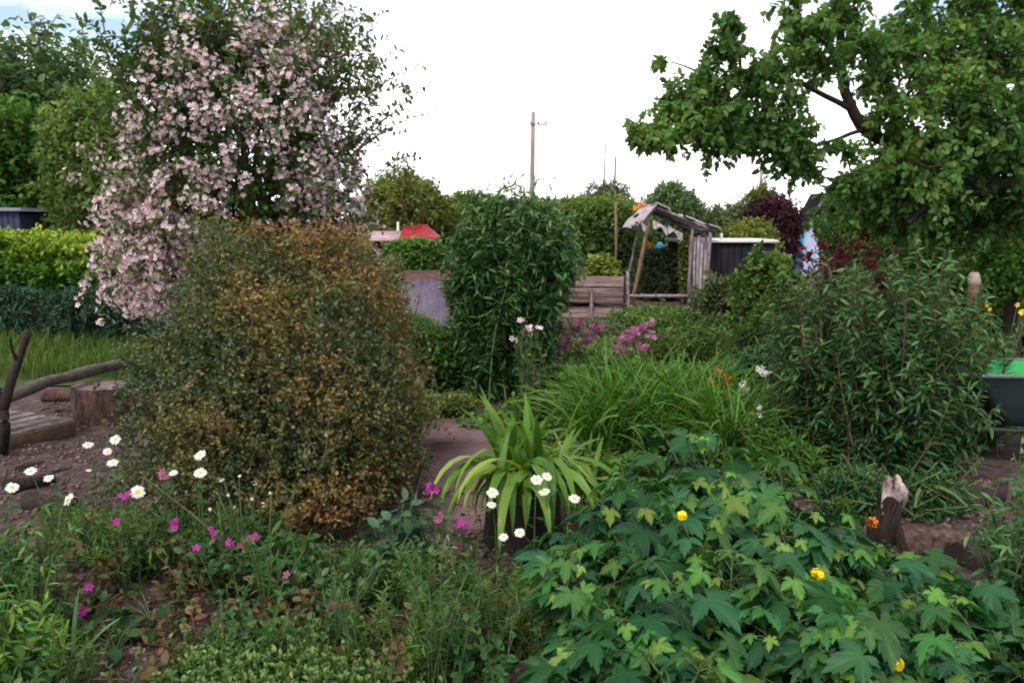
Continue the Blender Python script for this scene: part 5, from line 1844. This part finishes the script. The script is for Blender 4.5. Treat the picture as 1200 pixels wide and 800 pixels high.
# ------------------------------------------------------------------ daisies
def daisy(px, py, Y, label, r=.030, seed=0, face=.40, group=None):
    rng = R(seed + 700)
    r *= .86
    q = at(px, py, Y)
    bx, by = q[0] + rng.normal() * .04, q[1] + .05 + rng.normal() * .04
    bz = float(ground_z(bx, by))
    root = thing('daisy', label, 'daisy', (bx, by, bz), group=group)
    ax = nrm(np.array([rng.normal() * .25, -face + rng.normal() * .15, .8]))
    B = np.array([[bx, by, bz]])
    P = bez(B, np.array([[bx, by, bz + (q[2] - bz) * .7]]), (q - ax * .004)[None], 8)
    g = Geo()
    tubes(g, P, np.linspace(.0032, .0018, 8), 5)
    part(root, 'stem', g, GREENSTEM, True)
    g = Geo()
    leaves_on(g, rng, P, 9, .02, 'lance', .055, .6, .2, .3, lambda p, t: .4 + .1 * t, t1=.75)
    part(root, 'leaves', g, M_WEED)
    S = nrm(np.cross(ax, [.3, .1, 1]))
    U = np.cross(ax, S)
    m = 17
    a = np.arange(m) * 2 * PI / m + rng.normal(size=m) * .06
    D = np.cos(a)[:, None] * S + np.sin(a)[:, None] * U
    T = np.array([(.2, -.10, 0), (.62, -.17, .02), (.95, -.12, -.04), (1.0, 0, -.05), (.95, .12, -.04), (.62, .17, .02), (.2, .10, 0)], float)
    droop = rng.uniform(-.12, .12, m)
    Dn = nrm(D + ax * droop[:, None])
    SS = np.cross(ax, Dn)
    g = Geo()
    g.inst(T, [np.array([[0, 1, 2, 3, 4, 5, 6]])], (np.repeat(q[None], m, 0) + ax * .001, r * rng.uniform(.88, 1.08, m), Dn, SS, np.cross(Dn, SS)), rng.uniform(0, 1, m))
    part(root, 'petals', g, M_WHITE)
    g = Geo()
    Mx = np.stack([S, U, ax], 1)
    lathe(g, np.array([(.34, -.04), (.34, .04), (.24, .13), (.1, .16), (0, .165)]) * r, 10, M=lambda V: V @ Mx.T + q)
    part(root, 'disc', g, M_DISC, True)
    return root


for i, (px, py, Y, lb, r) in enumerate((
    (103, 521, 3.7, 'white daisy closest to the chopping block', .030),
    (135, 515, 3.6, 'white daisy tilted sideways, highest of those before the bare soil', .030),
    (126, 529, 3.6, 'white half open daisy just under the sideways tilted one', .024),
    (132, 542, 3.5, 'white daisy in the middle of the loose drift before the bare soil', .030),
    (104, 551, 3.5, 'small white daisy bud between the rotten wood and the drift', .016),
    (36, 552, 3.4, 'flat white daisy over the rotten wood pile', .030),
    (57, 560, 3.4, 'white daisy just beside the flat one over the rotten wood', .026),
    (14, 571, 3.2, 'white daisy nearest the picture edge by the rotten wood', .030),
    (80, 585, 3.1, 'large white daisy in front of the rotten wood pile', .032),
    (161, 576, 3.1, 'large white daisy facing the camera next to a magenta campion', .034),
    (234, 533, 3.3, 'white daisy against the brown bush, the upper of the two close together', .031),
    (235, 554, 3.25, 'white daisy against the brown bush, the lower of the two close together', .031),
    (203, 554, 3.25, 'small tilted white daisy with a dusky campion beside it at the brown bush', .022),
    (577, 577, 3.15, 'white daisy before the dark side of the stump planter', .030),
    (576, 591, 3.12, 'lower small white daisy before the dark stump planter', .024),
    (629, 562, 3.1, 'white daisy tilted up before the hanging strap leaves', .030),
    (641, 558, 3.14, 'white daisy touching the tilted one before the strap leaves', .026),
    (638, 576, 3.1, 'white daisy under the touching pair at the strap leaves', .028),
    (673, 584, 3.15, 'white daisy between the strap leaves and the lobed leaves', .028),
    (609, 624, 3.05, 'white daisy low in front of the stump planter', .026),
    (590, 629, 3.03, 'fading cream daisy lowest in front of the stump planter', .022),
)):
    daisy(px, py, Y, lb, r, i, .42 if i not in (9,) else .9, 'white daisies')

# ------------------------------------------------------------------ campions and other pink flowers
def campion(px, py, Y, label, nf=4, seed=0, mat=None, r=.0145, sp=.014, leaf=.06):
    rng = R(seed + 800)
    q = at(px, py, Y)
    bx, by = q[0] + rng.normal() * .05, q[1] + .05 + rng.normal() * .03
    bz = float(ground_z(bx, by))
    root = thing('campion', label, 'flower', (bx, by, bz), group='magenta campions')
    B = np.repeat(np.array([[bx, by, bz]]), 3, 0) + rng.normal(size=(3, 3)) * [.015, .015, 0]
    tips = np.repeat(q[None], 3, 0)
    tips[1:] += rng.normal(size=(2, 3)) * [.06, .05, .01] + [0, .02, -.09]
    P = bez(B, B * .6 + tips * .4 + [0, 0, .05], tips, 8)
    g = Geo()
    tubes(g, P, np.linspace(.0032, .0016, 8), 5)
    part(root, 'stems', g, TWIG, True)
    g = Geo()
    leaves_on(g, rng, P, 9, .02, 'oval', leaf, .75, .15, .25, lambda p, t: .3 + .3 * t + .1 * rng.normal(size=len(t)), taper=.5)
    part(root, 'leaves', g, M_WEED)
    g = Geo()
    pos = q + rng.normal(size=(nf, 3)) * (sp if nf > 2 else .006)
    pos = q + np.clip(pos - q, -.017, .017)
    pos[0] = q
    flower_bunch(g, rng, pos, np.array([0, -.8, .5]), 'flower5', r, .35)
    part(root, 'flowers', g, mat or M_MAG)
    return root


for i, (px, py, Y, lb, nf, mt) in enumerate((
    (203, 612, 3.0, 'brightest magenta campion, a double head below the brown bush edge', 7, M_MAG),
    (136, 612, 3.0, 'single small magenta campion among the weeds under the large white daisy', 2, M_MAG),
    (147, 582, 3.05, 'magenta campion tucked behind the large white daisy', 4, M_MAG),
    (192, 557, 3.2, 'dusky campion head beside the small tilted daisy', 4, M_DUSK),
    (251, 626, 3.05, 'dusky magenta campion in front of the brown bush foot', 5, M_MAG),
    (299, 627, 3.05, 'magenta campion farthest along the brown bush foot toward the path', 5, M_MAG),
    (229, 643, 2.95, 'tiny magenta campion low between two larger heads', 2, M_MAG),
    (271, 637, 3.0, 'tiny bright campion between the dusky heads at the brown bush foot', 2, M_MAG),
    (286, 640, 3.0, 'faded pink campion head below the brown bush', 5, M_DUSK),
    (105, 688, 2.7, 'magenta campion over the bare dark soil patch', 2, M_MAG),
    (96, 716, 2.6, 'dark magenta campion close to the broad pale leaf', 2, M_MAG),
    (389, 710, 2.65, 'small magenta campion low above the stonecrop patch', 3, M_MAG),
    (336, 674, 2.85, 'thin purplish campion spike among broad leaves', 2, M_DUSK),
    (508, 570, 3.15, 'tall magenta flower standing before the paving slabs', 6, M_MAG),
    (511, 607, 3.1, 'pale magenta flower below the tall one at the slabs', 4, M_DUSK),
    (541, 615, 3.1, 'magenta flower against the dark stump planter side', 4, M_MAG),
    (526, 725, 2.6, 'small magenta flower among upright stalks at the front', 3, M_MAG),
    (613, 712, 2.6, 'tiny magenta flower at the edge of the lobed leaves', 2, M_MAG),
    (407, 708, 2.65, 'dusky campion beside the low one above the stonecrop', 3, M_DUSK),
)):
    campion(px, py, Y, lb, nf, i, mt)

# ------------------------------------------------------------------ low weeds of the front bed
rng = R(170)


def weed_proto(kind, seed):
    rng = R(seed)
    root = thing('weed', 'x', 'weed', (0, 0, 0))
    g, gl = Geo(), Geo()
    if kind == 'upright':
        n = 6
        tip = np.stack([rng.normal(size=n) * .07, rng.normal(size=n) * .07, rng.uniform(.16, .30, n)], -1)
        P = bez(rng.normal(size=(n, 3)) * [.02, .02, 0], tip * [.3, .3, .6], tip, 7)
        leaves_on(gl, rng, P, 13, .05, 'oval', .050, .75, .1, .3, lambda p, t: .2 + .45 * t + .1 * rng.normal(size=len(t)), taper=.45)
        mt = M_WEED
    elif kind == 'rosette':
        n = 15
        a = rng.uniform(0, 6.28, n)
        tip = np.stack([np.cos(a), np.sin(a), rng.uniform(.3, 1.3, n)], -1) * rng.uniform(.05, .10, (n, 1))
        P = bez(np.zeros((n, 3)), tip * [.4, .4, 1], tip, 5)
        leaves_on(gl, rng, P, 1, .85, 'oval', .075, .15, -.1, .15, .1 + .45 * rng.uniform(0, 1, n))
        mt = M_WEED
    elif kind == 'bronze':
        n = 9
        tip = np.stack([rng.normal(size=n) * .09, rng.normal(size=n) * .09, rng.uniform(.06, .2, n)], -1)
        P = bez(rng.normal(size=(n, 3)) * [.02, .02, 0], tip * [.3, .3, .7], tip, 6)
        leaves_on(gl, rng, P, 9, .1, 'oval', .034, .75, .1, .35, lambda p, t: .2 + .5 * t + .2 * rng.normal(size=len(t)))
        mt = M_BWEED
    elif kind == 'fine':
        n = 11
        tip = np.stack([rng.normal(size=n) * .05, rng.normal(size=n) * .05, rng.uniform(.2, .36, n)], -1)
        P = bez(rng.normal(size=(n, 3)) * [.025, .025, 0], tip * [.3, .3, .6], tip, 7)
        leaves_on(gl, rng, P, 24, .05, 'needle', .038, .8, .3, .25, lambda p, t: .25 + .5 * t + .1 * rng.normal(size=len(t)))
        mt = M_MID if seed % 2 else M_WEED
    else:
        n = 8
        tip = np.stack([rng.normal(size=n) * .10, rng.normal(size=n) * .10, rng.uniform(.18, .30, n)], -1)
        P = bez(rng.normal(size=(n, 3)) * [.02, .02, 0], tip * [.3, .3, .7], tip, 6)
        leaves_on(gl, rng, P, 9, .15, 'oval', .050, .7, .0, .3, lambda p, t: .15 + .4 * t + .1 * rng.normal(size=len(t)))
        mt = M_DARKSH
    tubes(g, P, np.linspace(.003, .0014, P.shape[1]), 4)
    g.build('stems', TWIG if kind == 'bronze' else GREENSTEM, root)
    gl.build('leaves', mt, root)
    return root


WL = {'upright': 'small upright weed with paired oval leaves in the front bed', 'rosette': 'low rosette of rounded leaves on the front bed soil', 'bronze': 'low bronze leaved weed on the front bed soil',
      'fine': 'tuft of fine needle leaved stalks in the front bed', 'broad': 'dark broad leaved weed in the front bed'}
protos = {k: [weed_proto(k, 500 + 7 * i + j) for j in range(2)] for i, k in enumerate(WL)}
used = set()


HT = {'upright': .31, 'rosette': .14, 'bronze': .21, 'fine': .37, 'broad': .31}


def sight_limit(px, y):
    """height to which the weeds of this part of the bed grow"""
    top = 588 if px < 340 else 625 if px < 500 else 655 if px < 660 else 700
    return CAM_Z - y * math.tan(PITCH + math.atan((top - 400) / FPX))


def put_weed(kind, x, y, s):
    lim = sight_limit(600 + x / y * FPX, y)
    s = max(.35, min(s, lim / HT[kind], .8 if kind == 'broad' else 9))
    src = protos[kind][rng.integers(0, 2)]
    loc = (x, y, float(ground_z(x, y)) - .005)
    if src.name not in used:
        used.add(src.name)
        src.location = loc
        src.scale = (s, s, s)
        tag(src, WL[kind], None, 'low weeds of the front bed')
    else:
        dup(src, loc, rng.uniform(0, 6.28), WL[kind], 'low weeds of the front bed', s)


# zones given as spots of the photograph: x0, x1, y0, y1, number, kinds
zones = [
    (60, 200, 600, 680, 30, ('upright', 'fine', 'bronze', 'fine')),
    (190, 340, 610, 690, 44, ('upright', 'bronze', 'fine', 'upright', 'broad', 'bronze')),
    (120, 330, 690, 770, 13, ('bronze', 'rosette', 'bronze', 'upright')),
    (300, 450, 630, 730, 34, ('broad', 'upright', 'bronze', 'broad', 'fine')),
    (330, 480, 690, 770, 10, ('bronze', 'broad', 'bronze')),
    (410, 530, 620, 720, 32, ('broad', 'upright', 'fine')),
    (490, 640, 670, 790, 32, ('fine', 'upright', 'fine', 'bronze')),
    (440, 600, 770, 830, 14, ('upright', 'fine', 'upright', 'bronze')),
    (540, 640, 690, 730, 10, ('fine', 'upright')),
    (20, 110, 700, 830, 18, ('upright', 'fine', 'bronze')),
    (200, 480, 770, 800, 9, ('upright', 'fine', 'bronze')),
    (1070, 1200, 700, 770, 10, ('fine', 'bronze')),
    (960, 1050, 570, 610, 9, ('fine', 'upright')),
    (640, 700, 560, 600, 5, ('rosette', 'upright')),
    (1100, 1200, 790, 860, 10, ('upright', 'bronze')),
    (60, 150, 600, 640, 8, ('upright', 'rosette')),
]
for (x0, x1, y0, y1, n, kinds) in zones:
    for i in range(n):
        p = gp(rng.uniform(x0, x1), rng.uniform(y0, y1))
        put_weed(kinds[i % len(kinds)], p[0], p[1], rng.uniform(.65, 1.25))

# low mat of seedlings between them
g = Geo()
n = 9000
P = np.stack([rng.uniform(-1.9, 2.3, n), 1.7 + 2.4 * rng.uniform(0, 1, n), np.zeros(n)], -1)
keep = (noise3(P, 55, 1.8, 3) > .05) & ~((np.abs(P[:, 0] + 1.2) < .22) & (P[:, 1] < 3)) & ~((P[:, 0] < -1.55) & (P[:, 1] > 3.3))
P = P[keep & (rng.uniform(0, 1, len(P)) < .7)]
n = len(P)
P[:, 2] = ground_z(P[:, 0], P[:, 1]) + .006 + .03 * rng.uniform(0, 1, n)
D = sphere_dirs(rng, n, 0, .7)
D, S, U = frames(D, None, rng, .4)
T, TF = LEAF['oval']
g.inst(T, TF, (P, rng.uniform(.012, .034, n), D, S, U), np.clip(.45 + .25 * rng.normal(size=n), 0, 1))
tag(g.build('ground_cover', M_WEED), 'low mat of tiny seedlings over the soil of the front bed', 'ground cover', kind='stuff')
g = Geo()
n = 26000
P = np.stack([rng.uniform(-.9, 3.6, n), 4.2 + 5.5 * rng.uniform(0, 1, n), np.zeros(n)], -1)
keep = (noise3(P, 56, .9, 3) > -.35) & ~((P[:, 0] > -.62) & (P[:, 0] < -.05) & (P[:, 1] < 5.6))
P = P[keep]
n = len(P)
P[:, 2] = ground_z(P[:, 0], P[:, 1]) + .03 + .16 * rng.uniform(0, 1, n) * (.5 + .5 * noise3(P, 57, 1.3))
D = sphere_dirs(rng, n, 0, .8)
D, S, U = frames(D, None, rng, .4)
T, TF = LEAF['oval']
g.inst(T, TF, (P, rng.uniform(.03, .07, n), D, S, U), np.clip(.35 + .2 * rng.normal(size=n), 0, 1))
tag(g.build('undergrowth', M_MID), 'green undergrowth covering the soil between the middle shrubs', 'undergrowth', kind='stuff')

# stonecrop clumps at the bottom edge
sp = []
for k in range(2):
    r_ = R(600 + k)
    root = thing('stonecrop', 'x', 'stonecrop', (0, 0, 0))
    n = 95
    B = r_.normal(size=(n, 3)) * [.055, .055, 0]
    tip = B * 1.3 + np.stack([r_.normal(size=n) * .015, r_.normal(size=n) * .015, r_.uniform(.05, .12, n)], -1)
    P = bez(B, (B + tip) / 2, tip, 5)
    g, gl = Geo(), Geo()
    tubes(g, P, .0025, 4)
    g.build('stems', GREENSTEM, root)
    leaves_on(gl, r_, P, 17, .15, 'oval', .017, .55, .35, .25, lambda p, t: t ** 2 * .6 + .1 + .12 * r_.normal(size=len(t)))
    gl.build('leaves', M_SEDUM, root)
    sp.append(root)
for i, (px, py) in enumerate(((215, 800), (250, 790), (290, 796), (330, 788), (370, 796), (405, 800), (232, 822), (275, 820), (315, 816), (352, 820), (392, 825), (425, 815), (200, 830), (445, 835), (262, 775), (345, 776))):
    p = gp(px, py + 12)
    lb = 'pale green stonecrop clump in the patch along the bottom edge'
    if i < 2:
        sp[i].location = p
        tag(sp[i], lb, None, 'stonecrop clumps')
    else:
        dup(sp[i % 2], p, rng.uniform(0, 6.28), lb, 'stonecrop clumps', rng.uniform(.9, 1.25))

# single plants at the edges
def leafy(name, label, px, py, Y, h, w_, n, leaf, size, m, mat, seed, up=.4, spread=.75):
    r_ = R(seed + 900)
    q = at(px, py, Y)
    c = np.array([q[0], Y, 0])
    sh = rising(r_, c, n, c + [0, 0, h * .55], (w_, w_, h * .5), -.5, seed=seed, br=.05, amp=.1, k=8)
    return stem_shrub(name, label, 'plant', (c[0], c[1], 0), sh, leaf, size, m, mat, GREENSTEM, .1, (.004, .0015), spread, .1, None, seed, ('stems', 'leaves'), .3)


leafy('leafy_plant', 'dark green ferny plant at the picture edge below the daisies', -8, 600, 2.7, .52, .26, 46, 'lance', .06, 24, M_WEED, 1)
leafy('leafy_plant', 'bright green toothed plant at the bottom corner beside the bare soil', 8, 690, 2.4, .40, .22, 34, 'lance', .075, 16, M_BRIGHT, 2)
leafy('leafy_plant', 'dark leafy plant in the bottom corner under the bright one', 10, 770, 2.15, .22, .22, 34, 'oval', .05, 12, M_WEED, 3)
leafy('leafy_plant', 'tall green leafy plant at the picture edge before the thin stake', 1212, 560, 2.75, .72, .18, 44, 'lance', .075, 22, M_BUDD, 4)
leafy('leafy_plant', 'broad leaved dark green plant standing before the brown bush by the path', 478, 600, 3.25, .36, .15, 18, 'oval', .09, 9, M_BLUE, 5)
leafy('leafy_plant', 'leafy green plant with pointed leaves at the brown bush foot', 350, 660, 3.05, .26, .22, 22, 'oval', .08, 8, M_WEED, 6)
leafy('leafy_plant', 'small starry green plant with tiny pale flowers along the brown bush base', 272, 580, 3.3, .34, .24, 46, 'chip', .028, 18, M_WEED, 7)
leafy('leafy_plant', 'loose pointed leaved plant beneath the drift of daisies', 140, 590, 3.2, .30, .28, 44, 'needle', .06, 20, M_MID, 8)
leafy('tall_stalk', 'tall pale upright stalk with narrow leaves before the stump planter', 521, 640, 2.85, .40, .03, 7, 'lance', .045, 34, M_GREYG, 9)
leafy('tall_stalk', 'tall green upright stalk at the edge of the lobed leaves', 548, 660, 2.8, .36, .03, 7, 'lance', .05, 30, M_WEED, 10)
leafy('leafy_plant', 'pale yellow green seedling on the dark soil by the stonecrop', 474, 700, 2.55, .18, .06, 7, 'oval', .04, 9, M_BRIGHT, 11)
# tiny cream flowers
flowering_clump('cream_flower', 'tiny cream starry flowers at the brown bush base', 'flower', [(262, 563), (268, 580), (280, 560), (293, 586), (318, 578), (246, 594), (254, 575), (300, 566), (276, 596), (310, 590)], 3.22, M_WEED, M_CREAM, .007, 2, .03, seed=31, sprd=.008, ml=7)
# broad pale leaves
c = gp(80, 806)
root = thing('tulip_plant', 'plant with one broad pale grey green leaf and tall narrow blades in the bottom corner', 'plant', c)
g = Geo()
blades(g, rng, np.array([c, c + [.01, .02, 0], c + [-.02, .01, 0], c + [.0, .03, 0]]), np.array([.16, .36, .30, .26]), np.array([.085, .022, .026, .02]), np.array([.45, .05, .15, .3]), np.array([.5, .25, .8, .9]),
       np.array([1.1, -.3, PI + .2, .5]), 8, np.array([.9, .25, .15, .2]), .15)
part(root, 'leaves', g, M_PALE, True)

# flush: every helper prototype is in use
